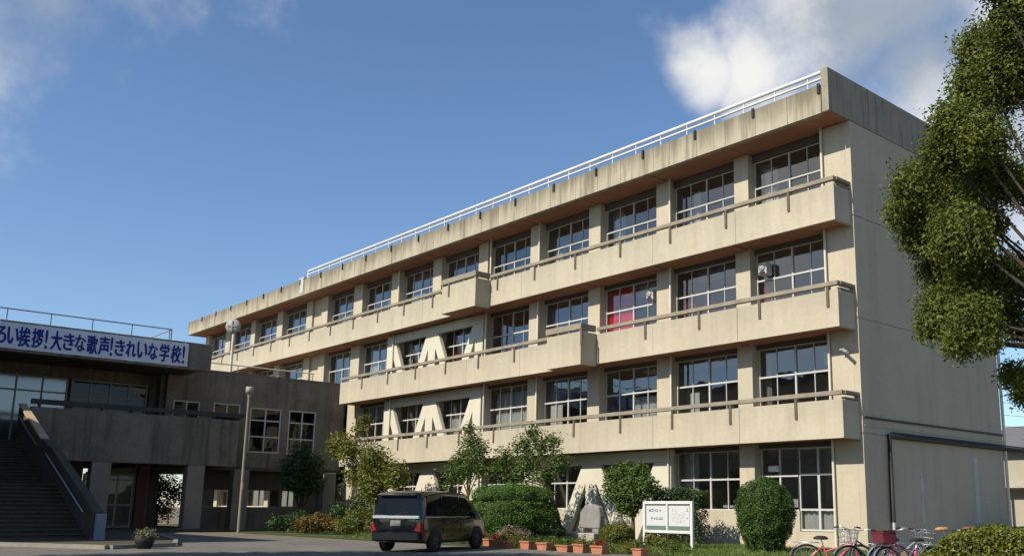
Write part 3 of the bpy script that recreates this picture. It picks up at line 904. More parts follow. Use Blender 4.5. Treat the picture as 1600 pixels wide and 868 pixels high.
# ground floor: pillars, doors, low wall
for (x, y, s) in ((-34.35, -10.25, 0.45), (-36.4, -6.95, 0.45), (-34.35, -14.9, 0.45), (-37.1, -1.1, 0.4), (-43, -9.6, 0.35)):
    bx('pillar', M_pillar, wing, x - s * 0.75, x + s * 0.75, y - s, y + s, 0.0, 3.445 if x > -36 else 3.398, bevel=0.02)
w = MB()
w.box(-48, -38.4, -12.0, -11.75, 0, 3.4)
w.box(-38.7, -38.4, -30, -14.6, 0, 3.95)
w.box(-38.7, -38.4, -11.9, -11.2, 0, 3.95)
w.build('porch_wall', M_dark, wing)
bx('porch_panel', mat('red_brown_panel', (0.14, 0.06, 0.045), 0.8, 0.15, 2), wing, -38.395, -38.36, -11.85, -11.3, 0.05, 3.3)
wing_window('porch_door', -38.45, -14.55, -11.95, 0.15, 3.0, 3, [1.35, 2.7], M_alug, 0.09)
bx('low_wall', M_dark, wing, -38.75, -38.45, -8.25, -0.45, 0.0, 1.30)
bx('beam', M_dark2, wing, -38.75, -38.45, -8.25, -0.45, 2.28, 3.398)
for a, b in ((-8.25, -7.5), (-6.6, -5.55), (-3.55, -3.35)): bx('porch_pier', M_dark, wing, -38.74, -38.46, a, b, 1.301, 2.279)
bx('porch_floor', M_step, wing, -48, -33.0, -30, -8.6, 0.004, 0.14)

# sports hall beyond the left edge of the view; its mass shades the stairs and the wing
hall = thing('sports_hall', 'grey concrete sports hall with high window band beside the staircase', 'building', (-32, -40, 0))
bx('hall_body', M_gym, hall, -14, 12.2, -17, 13.6, 0, 10.6)
w = MB()
for i in range(9): w.box(12.21, 12.3, -16 + i * 3.2, -13.4 + i * 3.2, 6.5, 8.6)
w.build('hall_window', M_carglass, hall)
bx('hall_roof', M_tile, hall, -14.5, 12.6, -17.5, 14.0, 10.6, 11.0)

# ------------------------------------------------------------------ banner
ban = thing('banner', 'long white cloth banner with blue Japanese lettering tied along the canopy edge', 'banner', (CX, -16, 9.2))
nx, nz = 90, 6
vs, fs = [], []
def bz(y, v):
    return -0.05 + 0.03 * math.sin(y * 2.1) * math.sin(v * 3.0)
def by_x(y, v):
    return 0.045 + 0.02 * math.sin(y * 3.7 + v * 2) + 0.012 * math.sin(y * 9 + v * 5)
for i in range(nx + 1):
    y = lerp(-24.5, -11.42, i / nx)
    for j in range(nz + 1):
        v = j / nz
        vs.append((by_x(y, v), y + 16, lerp(8.60, 9.84, v) - 9.2 + bz(y, v) * (0.4 if j in (0, nz) else 0.2)))
for i in range(nx):
    for j in range(nz):
        a = i * (nz + 1) + j
        fs.append((a, a + nz + 1, a + nz + 2, a + 1))
MB().add(vs, fs, 0, True).build('banner_cloth', M_cloth, ban)
CHARS = [('明', -21.0), ('る', -20.51), ('ろ', -20.04), ('い', -19.52), ('挨', -19.04), ('拶', -18.5), ('!', -18.12), ('大', -17.68), ('き', -17.14),
         ('な', -16.63), ('歌', -16.08), ('声', -15.54), ('!', -15.2), ('き', -14.8), ('れ', -14.26), ('い', -13.73), ('な', -13.2), ('学', -12.62),
         ('校', -12.04), ('!', -11.66)]
CHARS = [c for c in CHARS if c[0] != 'る']
for ch, yc in CHARS:
    cu = bpy.data.curves.new('glyph', 'FONT')
    cu.body = ch
    cu.size = 1.0
    cu.resolution_u = 3
    to = bpy.data.objects.new('glyph', cu)
    COL.objects.link(to)
    bpy.context.view_layer.update()
    dg = bpy.context.evaluated_depsgraph_get()
    me = bpy.data.meshes.new_from_object(to.evaluated_get(dg))
    co = np.array([v.co[:] for v in me.vertices]) if len(me.vertices) else np.zeros((0, 3))
    if len(co):
        letters = MB()
        lo, hi = co.min(0), co.max(0)
        tw, th = (0.07, 0.92) if ch == '!' else (0.46, 0.92 if ch not in 'いろなきれ' else 0.80)
        sx, sz = tw / max(hi[0] - lo[0], 1e-4), th / max(hi[1] - lo[1], 1e-4)
        for li, (du, dv) in enumerate(((-.026, 0), (.026, 0), (0, .022), (0, -.022), (0, 0))):     # heavy brush weight
            vv = []
            for c in co:
                y = yc + (c[0] - (lo[0] + hi[0]) / 2) * sx + du
                z = 9.19 + (c[1] - (lo[1] + hi[1]) / 2) * sz + dv
                v = (z - 8.60) / 1.24
                vv.append((by_x(y, v) + 0.012 + li * 0.0015, y + 16, z - 9.2))
            letters.add(vv, [list(p.vertices) for p in me.polygons])
        letters.build('character', M_ink, ban)
    bpy.data.objects.remove(to); bpy.data.curves.remove(cu); bpy.data.meshes.remove(me)
w = MB()
for y in np.arange(-23.5, -11.2, 1.7): w.tube([(0.06, y + 16, 0.62), (-0.1, y + 16, 0.74)], 0.008, 4)
w.build('tie_cord', M_white, ban)

# ------------------------------------------------------------------ outdoor staircase
st = thing('staircase', 'broad shaded outdoor concrete staircase with a sloping side wall', 'staircase', (-34, -22, 0))
X0, X1, SY0, SY1 = -33.75, -20.6, -28.0, -18.75
n1, n2 = 14, 14
rise = 4.28 / (n1 + n2)
going = (X1 - X0 - 1.9) / (n1 + n2)
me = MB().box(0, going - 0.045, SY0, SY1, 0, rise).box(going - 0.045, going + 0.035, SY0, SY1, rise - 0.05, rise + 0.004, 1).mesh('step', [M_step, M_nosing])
x, z = X1, 0.0
core = MB()
for i in range(n1 + n2):
    if i == n1: 
        core.box(x - 1.9, x - 0.001, SY0, SY1, 0.0, z); x -= 1.9
    o = link('step', me, st, (x - going + 34, 22, z))
    core.box(x - going, x - 0.002, SY0 + .01, SY1 - .01, 0.0, max(z - 0.001, 0.002))
    x -= going; z += rise
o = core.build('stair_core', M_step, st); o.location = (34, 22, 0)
def slope_wall(y0, y1, name, cap):
    q = [(-34.25, 6.0), (-29.0, 4.05), (-27.2, 3.6), (-20.05, 1.0), (-20.05, 0.0), (-34.25, 0.0)]
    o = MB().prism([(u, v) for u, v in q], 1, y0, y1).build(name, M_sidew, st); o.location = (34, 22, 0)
    c = MB()
    for (a, b), (c_, d) in zip(q[:3], q[1:4]):
        c.hexa([(a, y0 - .04, b + .004), (c_, y0 - .04, d + .004), (c_, y1 + .04, d + .004), (a, y1 + .04, b + .004),
                (a, y0 - .04, b + .10), (c_, y0 - .04, d + .10), (c_, y1 + .04, d + .10), (a, y1 + .04, b + .10)], 0 if a < -30 else 1)
    o2 = c.build(cap, [M_tancap, M_sidew], st); o2.location = (34, 22, 0)
slope_wall(-18.74, -18.50, 'side_wall', 'wall_cap')
slope_wall(-28.4, -28.02, 'side_wall', 'wall_cap')
w = MB()
for a, b in (((-33.6, 5.45), (-29.4, 3.9)), ((-27.6, 3.45), (-21.1, 1.05))):
    w.tube([(a[0] + 34, 22 - 18.86, a[1]), (b[0] + 34, 22 - 18.86, b[1])], 0.03, 8)
    for t in (0.08, 0.5, 0.92):
        xx, zz_ = lerp(a[0], b[0], t), lerp(a[1], b[1], t)
        w.tube([(xx + 34, 22 - 18.86, zz_), (xx + 34, 22 - 18.74, zz_ - 0.03)], 0.015, 5)
w.build('handrail', M_steel, st)
o = bx('end_post', mat('blue_grey_post', (0.20, 0.23, 0.27), 0.8), st, -20.04, -19.78, -18.72, -18.4, 0.0, 1.02, bevel=0.02); o.location = (34, 22, 0)
# apron and kerb at the stair foot
sheet('stair_apron', [(-34, -28.5), (-24, -24.6), (-18.45, -21.95), (-14.1, -19.85), (-15.2, -17.6), (-19.2, -16.2), (-32.9, -13.0)], 0.10, M_step)
w = MB()
kp = [(-24, -24.6), (-18.45, -21.95), (-14.1, -19.85), (-15.2, -17.6), (-19.2, -16.2), (-32.9, -13.0)]
for (a, b), (c, d) in zip(kp[:-1], kp[1:]):
    v = Vector((c - a, d - b, 0)); n_ = Vector((v.y, -v.x, 0)).normalized() * 0.15; e = v.normalized() * 0.01
    p = [Vector((a, b, -.01)) + e, Vector((c, d, -.01)) - e, Vector((c, d, -.01)) - e + n_, Vector((a, b, -.01)) + e + n_]
    w.hexa([tuple(q) for q in p] + [(q.x, q.y, 0.125) for q in p])
tag(w.build('kerb', M_kerb), kind='structure')

# ------------------------------------------------------------------ masts and poles
po = thing('lamp_pole', 'slim pale pole with a squat bright cap in front of the dark wing', 'pole', (-30.4, -9.2, 0))
MB().tube([(0, 0, 0), (0, 0, 7.0)], [0.085, 0.065], 10).build('pole_shaft', M_pillar, po)
w = MB().lathe([(0, 0.48), (0.19, 0.46), (0.2, 0.3), (0.2, 0.16), (0.12, 0.12), (0.085, 0.0), (0.075, -0.1)], (0, 0, 6.98), 14)
w.build('pole_cap', M_alug, po)
MB().box(0.1, 0.16, -0.05, 0.05, 2.2, 2.5).build('cable_box', M_alug, po)
ma = thing('roof_mast', 'pale roof mast topped by a round grey speaker dish', 'mast', (-39, -6.95, 8.9))
MB().tube([(0, 0, 0), (0, 0, 3.0)], 0.085, 10).build('mast_pole', M_pipe, ma)
q = MB().lathe([(0.0, -0.12), (0.3, -0.10), (0.44, -0.03), (0.47, 0.05), (0.40, 0.10), (0.15, 0.14), (0.0, 0.14)], (0, 0, 0), 18, 0, 1)
dish = q.build('speaker_dish', M_alug, ma); dish.location = (0.05, -0.1, 3.25); dish.rotation_euler = (0, 0, R(48))
MB().box(-0.03, 0.03, -0.16, -0.10, -0.30, 0.30).box(-0.30, 0.30, -0.155, -0.105, -0.03, 0.03).build('dish_bracket', M_alug, dish)

# ------------------------------------------------------------------ vegetation
def branches(w, base, tips, r0, curve=0.25, n=6):
    base = Vector(base)
    for t in tips:
        t = Vector(t)
        mid = base.lerp(t, 0.5) + Vector((random.uniform(-1, 1), random.uniform(-1, 1), random.uniform(0, 1))) * curve * (t - base).length * 0.3
        pts = []
        for i in range(n + 1):
            s = i / n
            pts.append(base * (1 - s) ** 2 + mid * 2 * s * (1 - s) + t * s * s)
        w.tube(pts, [lerp(r0, r0 * 0.25, i / n) for i in range(n + 1)], 6)
def tree(name, label, loc, trunk_h, r0, clumps, n, size, m_, bark=M_bark, lean=(0, 0), bthin=1.0, **k):
    """clumps are relative to the trunk base"""
    t = thing(name, label, 'tree', loc)
    w = MB()
    top = Vector((lean[0], lean[1], trunk_h))
    w.tube([(0, 0, -0.05), (lean[0] * .3, lean[1] * .3, trunk_h * 0.5), top], [r0 * 1.15, r0 * 0.9, r0 * 0.75], 8)
    branches(w, top, [(c[0], c[1], c[2]) for c in clumps], r0 * 0.55 * bthin)
    for c in clumps:
        d = [(c[0] + random.uniform(-.7, .7) * c[3], c[1] + random.uniform(-.7, .7) * c[3], c[2] + random.uniform(-.3, .8) * c[3]) for _ in range(3)]
        branches(w, (c[0], c[1], c[2] - 0.1), d, r0 * 0.18 * bthin, n=3)
    w.build('trunk', bark, t)
    link('crown', leaf_mesh('crown', clumps, n, size, m_, **k), t)
    return t
TC = [(12.75,-16.47,8.05,0.50),(12.02,-15.98,8.11,0.43),(12.51,-16.23,7.49,0.56),(11.85,-15.90,7.64,0.44),(12.14,-15.72,7.39,0.39),(12.12,-17.20,6.55,0.40),(12.49,-17.17,6.21,0.44),(11.78,-16.85,6.28,0.41),(11.45,-17.08,5.83,0.44),(11.10,-15.21,6.27,0.62),(12.13,-16.13,5.99,0.52),(12.14,-15.17,6.13,0.40),(11.04,-16.64,5.65,0.38),(11.04,-16.20,5.40,0.44),(12.02,-17.02,4.97,0.54),(11.89,-15.80,5.44,0.34),(11.01,-15.60,4.97,0.46),(11.84,-16.12,4.62,0.58),(12.05,-15.45,4.70,0.45),(11.19,-16.04,4.27,0.41),(12.19,-17.17,3.77,0.44),(11.84,-15.50,4.16,0.45),(11.14,-16.28,3.95,0.29),(11.78,-16.73,3.58,0.32),(12.38,-17.17,3.45,0.22),(11.93,-15.19,3.95,0.25),(12.21,-16.09,3.16,0.27),(12.08,-15.50,2.96,0.25),(12.60,-14.89,8.03,0.82),(12.80,-15.23,6.63,0.6),(12.79,-16.05,3.67,0.4),(13.14,-14.90,5.84,0.9),(13.55,-15.67,7.41,0.95),(12.49,-14.78,9.63,0.82),(13.37,-14.63,9.51,1.12),(12.66,-16.88,8.56,0.36),(14.28,-16.23,6.51,1.26),(14.08,-16.08,4.90,1.0)]
TB = Vector((13.6, -15.9, 0))
tree('camphor_tree', 'tall broadleaf tree with small glossy leaves overhanging the right of the view', tuple(TB), 3.2, 0.24,
     [(a - TB.x, b - TB.y, c, d * 0.90) for a, b, c, d in TC], 320000, 0.060, M_camphor, M_barkd, shell=0.35, jit=0.17, bthin=0.35)

def P3(o, lst): return [(a - o[0], b - o[1], c, d) for a, b, c, d in lst]
o = (-25.0, -4.6, 0)
tree('young_tree', 'loose yellow green tree behind the black van by the wing corner', o, 1.6, 0.10,
     P3(o, [(-29.6, -4.5, 4.5, 0.75), (-28.6, -4.7, 4.7, 0.7), (-27.2, -4.4, 5.4, 0.55), (-26.5, -4.6, 5.75, 0.4), (-27.2, -4.9, 4.2, 0.85), (-26.2, -4.2, 3.5, 0.9), (-25.0, -4.8, 3.7, 0.9),
            (-24.0, -4.4, 3.0, 0.9), (-25.6, -4.6, 2.6, 1.0), (-23.0, -4.6, 2.7, 0.7), (-27.3, -4.6, 3.0, 0.7), (-24.4, -5.0, 2.2, 0.8)]), 9500, 0.17, M_lime_l, shell=0.3, jit=0.15)
o = (-34.4, -4.05, 0)
tree('camellia_tree', 'dark rounded tree with several stems in the shade before the wing', o, 1.0, 0.09,
     P3(o, [(-34.4, -4.15, 4.3, 0.78), (-34.4, -4.75, 3.6, 0.82), (-34.2, -3.5, 3.7, 0.82), (-34.5, -4.2, 3.1, 0.95), (-34.1, -3.4, 2.8, 0.75), (-34.3, -4.85, 2.7, 0.6), (-34.4, -4.0, 2.3, 0.6)]), 7000, 0.14, M_deep, M_barkd, shell=0.3)
o = (-18.4, -3.6, 0)
tree('young_tree', 'slender green tree between the van and the round clipped bush', o, 1.8, 0.07,
     P3(o, [(-18.5, -3.6, 4.9, 0.38), (-18.3, -3.6, 4.3, 0.6), (-18.9, -3.5, 3.7, 0.6), (-17.7, -3.6, 3.9, 0.65), (-19.4, -3.6, 3.1, 0.7), (-18.3, -3.8, 3.1, 0.8), (-17.5, -3.5, 3.1, 0.6), (-20.1, -3.6, 2.5, 0.45)]), 3900, 0.14, M_mid, shell=0.3, jit=0.15)
o = (-12.0, -3.4, 0)
tree('young_tree', 'leaning forked green tree rising behind the round clipped bush', o, 2.2, 0.075,
     P3(o, [(-13.9, -3.5, 4.5, 0.45), (-14.6, -3.4, 4.0, 0.6), (-13.3, -3.5, 3.9, 0.65), (-15.6, -3.6, 3.5, 0.65), (-16.3, -3.5, 3.0, 0.5), (-12.6, -3.4, 4.1, 0.45), (-12.1, -3.5, 3.2, 0.6), (-14.2, -3.6, 3.1, 0.85), (-12.9, -3.6, 2.75, 0.55), (-15.6, -3.4, 2.7, 0.5)]), 4800, 0.14, M_mid, shell=0.3, jit=0.15, lean=(-0.9, 0))
o = (-8.2, -3.1, 0)
tree('evergreen_tree', 'small dense evergreen tree standing left of the noticeboard', o, 1.0, 0.09,
     P3(o, [(-8.7, -3.0, 2.85, 0.45), (-9.3, -3.0, 2.6, 0.5), (-8.0, -3.0, 2.6, 0.55), (-9.1, -3.1, 2.1, 0.65), (-8.2, -3.1, 1.95, 0.75), (-7.5, -3.0, 2.15, 0.5), (-8.4, -3.2, 1.45, 0.5)]), 7000, 0.13, M_mid, shell=0.3)

def clipped(name, label, loc, rings, n, size, m_, cat='bush', jitter=0.035):
    """clipped bush: leaves on and just under a turned profile of (radius, height)"""
    t = thing(name, label, cat, loc)
    pr = np.array(rings, float)
    seg = np.hypot(np.diff(pr[:, 0]), np.diff(pr[:, 1])) * (pr[1:, 0] + pr[:-1, 0] + 0.05)
    i = rng.choice(len(seg), n, p=seg / seg.sum())
    u = rng.random(n)
    r = pr[i, 0] + (pr[i + 1, 0] - pr[i, 0]) * u
    z = pr[i, 1] + (pr[i + 1, 1] - pr[i, 1]) * u
    a = rng.random(n) * 2 * np.pi
    depth = 1 - np.abs(rng.normal(size=n)) * jitter * 2.2 + 0.02 * np.sin(a * 5 + z * 4) + 0.02 * np.sin(a * 9 - z * 7)
    depth += 0.035 * np.sin(a * 3 + z * 2.3 + pr[0, 0] * 9) + 0.02 * np.sin(a * 13 + z * 11)
    depth += (rng.random(n) < 0.05) * rng.random(n) * 0.09
    patch = np.sin(a * 4 + z * 5.3 + pr[0, 0] * 20) * np.sin(a * 7 - z * 6.1 + 1) + 0.5 * np.sin(a * 11 + z * 13)
    keep = (rng.random(n) > 0.62) | (patch > -0.45)
    i, u, r, z, a, depth, patch = (q[keep] for q in (i, u, r, z, a, depth, patch))
    depth = depth + 0.03 * np.clip(patch, -1, 1)
    n = len(a)
    shoots = rng.random(n) < 0.012
    depth = np.where(shoots, depth + 0.05 + 0.10 * rng.random(n), depth)
    zc = (pr[:, 1].min() + pr[:, 1].max()) / 2
    p = np.stack([r * np.cos(a) * depth, r * np.sin(a) * depth, zc + (z - zc) * depth], 1)
    d = np.stack([np.cos(a), np.sin(a), (z - zc) / max(pr[:, 1].max() - zc, .1)], 1)
    link('foliage', leaves_at('foliage', p, d, size, m_, 0.5, 0.5), t)
    core = MB().lathe([(q[0] * 0.86, zc + (q[1] - zc) * 0.88) for q in rings], (0, 0, 0), 20)
    core.build('inner_twigs', M_deepcore, t)
    w = MB()
    for k in range(5):
        a_ = k * 1.26
        w.tube([(0.05 * math.cos(a_), 0.05 * math.sin(a_), -0.05), (rings[0][0] * .5 * math.cos(a_), rings[0][0] * .5 * math.sin(a_), zc * 0.7)], 0.025, 5)
    w.build('stem', M_bark, t)
    return t
M_deepcore = mat('twig_mass', (0.030, 0.045, 0.012), 0.95, 0.4, 8, fine=0.4, bump=0.8, bscale=25)
clipped('clipped_bush', 'tall egg shaped clipped bush standing before the right hand ground floor windows', (-1.13, -4.2, 0),
        [(0.42, 0.0), (0.60, 0.22), (0.80, 0.62), (0.92, 1.05), (0.94, 1.40), (0.86, 1.78), (0.66, 2.08), (0.38, 2.27), (0.0, 2.36)], 30000, 0.062, M_bush, jitter=0.05)
clipped('clipped_bush', 'wide two tiered clipped dome bush beside the black van', (-13.3, -5.0, 0),
        [(1.3, 0.08), (1.75, 0.35), (1.95, 0.8), (1.93, 1.2), (1.78, 1.52), (1.48, 1.64), (1.66, 1.76), (1.66, 1.94), (1.45, 2.13), (0.9, 2.24), (0.0, 2.26)], 46000, 0.07, M_dome, jitter=0.045)
clipped('clipped_bush', 'small round clipped bush at the foot of the evergreen tree', (-7.85, -4.3, 0),
        [(0.3, 0.02), (0.6, 0.2), (0.68, 0.42), (0.55, 0.64), (0.3, 0.76), (0, 0.78)], 6000, 0.075, M_lime_l)
clipped('clipped_bush', 'low dark clipped bush half hidden right of the dome bush', (-11.9, -4.3, 0),
        [(0.4, 0.02), (0.7, 0.2), (0.75, 0.5), (0.5, 0.75), (0, 0.82)], 5000, 0.08, M_deep)
t = thing('hedge', 'short dark green hedge behind the noticeboard against the wall', 'hedge', (-7.0, -1.9, 0))
p = np.stack([(rng.random(9000) - .5) * 2.5, (rng.random(9000) - .5) * 0.9, 0.1 + 2.0 * rng.random(9000) ** 0.7], 1)
p[:, 2] *= 1 + 0.05 * np.sin(p[:, 0] * 5)
link('foliage', leaves_at('foliage', p, p / 2, 0.10, M_deep), t)
w = MB()
for k in range(8): w.tube([(-1.1 + k * .3, 0, -.05), (-1.1 + k * .3 + random.uniform(-.1, .1), random.uniform(-.2, .2), 1.8)], 0.02, 5)
w.build('stem', M_bark, t)
# box hedge at the right edge
t = thing('hedge', 'low sunlit yellow green box hedge in the right foreground', 'hedge', (12.2, -13.2, 0))
n = 42000
u = rng.random(n); v = rng.random(n)
hx = -2.7 + 6.2 * u
top = rng.random(n) < 0.5
zt_ = 1.02 + 0.05 * np.sin(hx * 3) + 0.03 * np.sin(hx * 11) - 0.55 * np.clip((-1.9 - hx) / 0.9, 0, 1) ** 1.6
yy = np.where(top, (v - .5) * 2.2, np.where(rng.random(n) < .75, -1.1, 1.1) + rng.normal(size=n) * 0.04)
zz_ = np.where(top, zt_ - np.abs(rng.normal(size=n)) * 0.05, zt_ * rng.random(n))
zz_ = zz_ - 0.12 * np.clip(np.abs(yy) - 0.8, 0, 1) * top + 0.03 * np.sin(yy * 6 + hx * 4)
p = np.stack([hx, yy, zz_], 1)
d = np.stack([np.zeros(n), np.where(top, 0, np.sign(yy)), np.where(top, 1, 0.2)], 1)
link('foliage', leaves_at('foliage', p, d, 0.06, M_hedge, 0.5, 0.3), t)
w = MB().box(-2.3, 3.4, -0.95, 0.95, 0.05, 0.86)
w.build('inner_twigs', M_deepcore, t)
t.rotation_euler = (0, 0, R(18))
# shade tree standing left of the camera, outside the view; it throws the shadow on the near asphalt
o = (-5.2, -34.0, 0)
tree('shade_tree', 'large spreading shade tree on the near side of the yard, left of the viewer', o, 6.0, 0.35,
     [(0, 0, 11.5, 4.2, 3.0), (4.0, 1.0, 10.5, 3.4, 2.4), (-4.0, 0.5, 10.5, 3.2, 2.4), (1, -4, 10.5, 3.6, 2.4), (-2.6, 3.4, 11, 3.2, 2.4), (2.6, 3.6, 11, 3.2, 2.4), (0, 3.6, 13, 2.8, 2.2)], 42000, 0.40, M_mid, shell=0.1)
# loose planting along the shaded strip by the wing, and orange bloom
for nm, lab, c, cl, n, sz, m_ in (
    ('shrub', 'dark shrub left of the orange flowers in front of the wing', (-29.6, -6.4, 0), [(0, 0, 0.6, 0.8, 0.6), (0.9, 0.6, 0.5, 0.7, 0.5), (-0.9, -.6, 0.5, 0.7, 0.45)], 3500, 0.13, M_deep),
    ('flowering_plant', 'orange flowering plant low in the bed left of the van', (-26.6, -6.8, 0), [(0, 0, 0.55, 0.9, 0.5), (0.9, 0.5, 0.45, 0.7, 0.4), (-0.8, -.3, 0.45, 0.6, 0.4)], 3600, 0.13, M_orange),
    ('shrub', 'olive shrub between the orange flowers and the van', (-23.6, -6.2, 0), [(0, 0, 0.75, 0.8, 0.7), (0.8, 0.4, 0.5, 0.6, 0.5), (-0.6, -.3, 0.5, 0.7, 0.5)], 3400, 0.12, M_lime_l),
    ('shrub', 'tall dark shrub filling the corner between wing and main block', (-30.2, -2.6, 0), [(0, 0, 1.1, 0.9, 1.1), (1.6, 0.2, 0.9, 0.9, 0.9), (-1.6, -.3, 0.9, 0.8, 0.8), (3.2, -.2, 0.8, 0.8, 0.8)], 6000, 0.14, M_deep),
    ('shrub', 'mixed green shrub at the base of the slender tree', (-19.6, -4.6, 0), [(0, 0, 0.6, 0.9, 0.6), (1.3, 0.1, 0.5, 0.7, 0.5), (-1.3, .3, 0.7, 0.8, 0.7)], 4200, 0.12, M_mid),
    ('flowering_plant', 'pink flowering plant below the stone monument', (-11.6, -6.4, 0), [(0, 0, 0.38, 0.5, 0.35), (0.5, 0.3, 0.3, 0.4, 0.28)], 1600, 0.08, M_pink),
    ('flowering_plant', 'faded rose flowers under the dome bush', (-10.6, -7.6, 0), [(0, 0, 0.25, 0.35, 0.25), (-0.7, -.3, 0.25, 0.35, 0.22), (-1.5, -.6, 0.22, 0.35, 0.2)], 1500, 0.07, M_pink),
    ('flowering_plant', 'tuft of tall weeds beneath the noticeboard', (-4.9, -4.9, 0), [(0, 0, 0.25, 0.45, 0.25), (-.6, 0, 0.3, 0.3, 0.3)], 1200, 0.10, M_lime_l)):
    t = thing(nm, lab, 'plant', c)
    link('foliage', leaf_mesh('foliage', cl, n, sz, m_, shell=0.3, zmin=0.0), t)
    w = MB()
    for q in cl:
        for k in range(4): w.tube([(q[0], q[1], -.05), (q[0] + random.uniform(-.4, .4) * q[3], q[1] + random.uniform(-.4, .4) * q[3], q[2])], 0.012, 4)
    w.build('stem', M_bark, t)
for i, (x, y) in enumerate(((-8.9, -8.2), (-7.6, -8.2), (-6.6, -8.4), (-5.6, -8.5), (-4.4, -8.4), (-3.0, -8.4), (-9.6, -7.6), (-2.0, -7.6))):
    t = thing('weed_clump', ['tall straw coloured weeds behind the planter with red blooms', 'green weeds between the dome bush and the second planter', 'short weeds behind the third planter', 'green weeds behind the bare planter',
              'weeds in front of the monument plinth', 'weeds left of the noticeboard post', 'dry weeds below the right edge of the dome bush', 'low weeds right of the last planter'][i], 'weeds', (x, y, 0))
    link('blades', leaf_mesh('blades', [(0, 0, 0.2, 0.45, 0.26), (0.4, 0.1, 0.15, 0.35, 0.2)], 900, 0.09, (M_lime_l, M_grass, M_grass, M_grass, M_grass, M_lime_l, M_orange, M_grass)[i], shell=0.1, zmin=0.0, asp_=0.25), t)
    w = MB()
    for k in range(6): w.tube([(random.uniform(-.2, .4), random.uniform(-.2, .2), 0), (random.uniform(-.3, .5), random.uniform(-.25, .25), 0.45)], 0.006, 4)
    w.build('stalk', M_lime_l, t)
# lawn grass
n = 60000
gx = rng.uniform(-22, 1.4, n); gy = rng.uniform(-8.5, -0.5, n)
dens_ = 0.5 + 0.5 * np.sin(gx * 1.3 + np.sin(gy * 1.7)) * np.sin(gy * 1.1)
keep = rng.random(n) < 0.35 + 0.65 * dens_
gx, gy = gx[keep], gy[keep]
n = len(gx)
h = 0.06 + 0.10 * rng.random(n)
az = rng.random(n) * 2 * np.pi
ln = rng.normal(size=(n, 2)) * 0.05
Vb = np.zeros((n, 3, 3))
for j, s_ in enumerate((-1, 1)):
    Vb[:, j, 0] = gx + s_ * 0.012 * np.cos(az); Vb[:, j, 1] = gy + s_ * 0.012 * np.sin(az); Vb[:, j, 2] = 0.01
Vb[:, 2, 0] = gx + ln[:, 0]; Vb[:, 2, 1] = gy + ln[:, 1]; Vb[:, 2, 2] = h
gm = bpy.data.meshes.new('grass')
gm.vertices.add(n * 3); gm.vertices.foreach_set('co', Vb.astype(np.float32).ravel())
gm.loops.add(n * 3); gm.loops.foreach_set('vertex_index', np.arange(n * 3, dtype=np.int32))
gm.polygons.add(n); gm.polygons.foreach_set('loop_start', np.arange(0, n * 3, 3, dtype=np.int32))
at = gm.attributes.new('tint', 'FLOAT', 'FACE'); at.data.foreach_set('value', rng.random(n).astype(np.float32))
gm.materials.append(M_grass); gm.update(calc_edges=True)
tag(link('grass', gm), 'short bright grass of the garden strip', 'grass', kind='stuff')

# ------------------------------------------------------------------ monument, noticeboard, planters
mo = thing('monument', 'grey upright stone monument on a low pale plinth below the brace', 'monument', (-11.2, -2.5, 0))
w = MB().prism([(-0.62, 0.55), (0.60, 0.55), (0.64, 1.05), (0.54, 1.42), (0.15, 1.52), (-0.30, 1.48), (-0.58, 1.2)], 1, -0.14, 0.14)
w.build('stone_slab', M_stone, mo, 0.04)
w = MB().box(-0.65, -0.3, -0.2, 0.2, 0.38, 0.548).box(0.25, 0.62, -0.2, 0.2, 0.38, 0.548)
w.build('stone_foot', M_stone, mo, 0.02)
w = MB().box(-1.6, 0.72, -0.55, 0.6, 0.0, 0.378)
w.build('plinth', M_stoneb, mo, 0.03)
nb = thing('noticeboard', 'white framed noticeboard on two posts with two pale sheets and green bands', 'noticeboard', (-4.62, -5.0, 0), R(-2))
for s in (-1, 1): bx('post', M_white, nb, s * 1.14 - 0.05, s * 1.14 + 0.05, -0.05, 0.05, -0.05, 1.60, bevel=0.008)
w = MB().box(-1.09, 1.09, -0.06, 0.06, 1.51, 1.61).box(-1.09, 1.09, -0.055, 0.055, 0.54, 0.63).box(-0.035, 0.035, -0.055, 0.055, 0.63, 1.51)
w.build('frame', M_white, nb, 0.006)
bx('back_board', M_alug, nb, -1.09, 1.09, 0.0, 0.03, 0.63, 1.51)
for a, c in ((-1.03, -0.06), (0.06, 1.03)):
    sh = bx('sheet', M_sheet, nb, a, c, -0.012, -0.004, 0.78, 1.45)
    bx('green_band', M_green, sh, a, c, -0.0125, -0.004, 0.65, 0.778)
def ink(rows, m_, x0):
    w = MB()
    for (cx_, cz_, sw, sh_, n_) in rows:
        for k in range(n_):
            if random.random() < .5:
                z = cz_ + random.uniform(-.5, .5) * sh_; w.box(x0 + cx_ - sw / 2, x0 + cx_ + sw / 2, -0.0135, -0.0125, z, z + 0.016)
            else:
                x = x0 + cx_ + random.uniform(-.5, .5) * sw; w.box(x, x + 0.016, -0.0142, -0.0136, cz_ - sh_ / 2, cz_ + sh_ / 2)
    w.build('print', m_, nb)
ink([(0.16 + 0.13 * i, 1.30, 0.095, 0.11, 7 if i < 2 else 3) for i in range(5)], M_printd, -1.03)
ink([(0.26 + 0.125 * i, 1.02, 0.09, 0.09, 5) for i in range(5)], M_printd, -1.03)
ink([(0.86, 1.32, 0.06, 0.14, 4), (0.86, 1.05, 0.06, 0.07, 3)], M_printd, 0.06)
ink([(0.2 + 0.1 * (i % 6), 0.92 + 0.13 * (i // 6), 0.08, 0.10, 2) for i in range(20)], M_printl, 0.06)

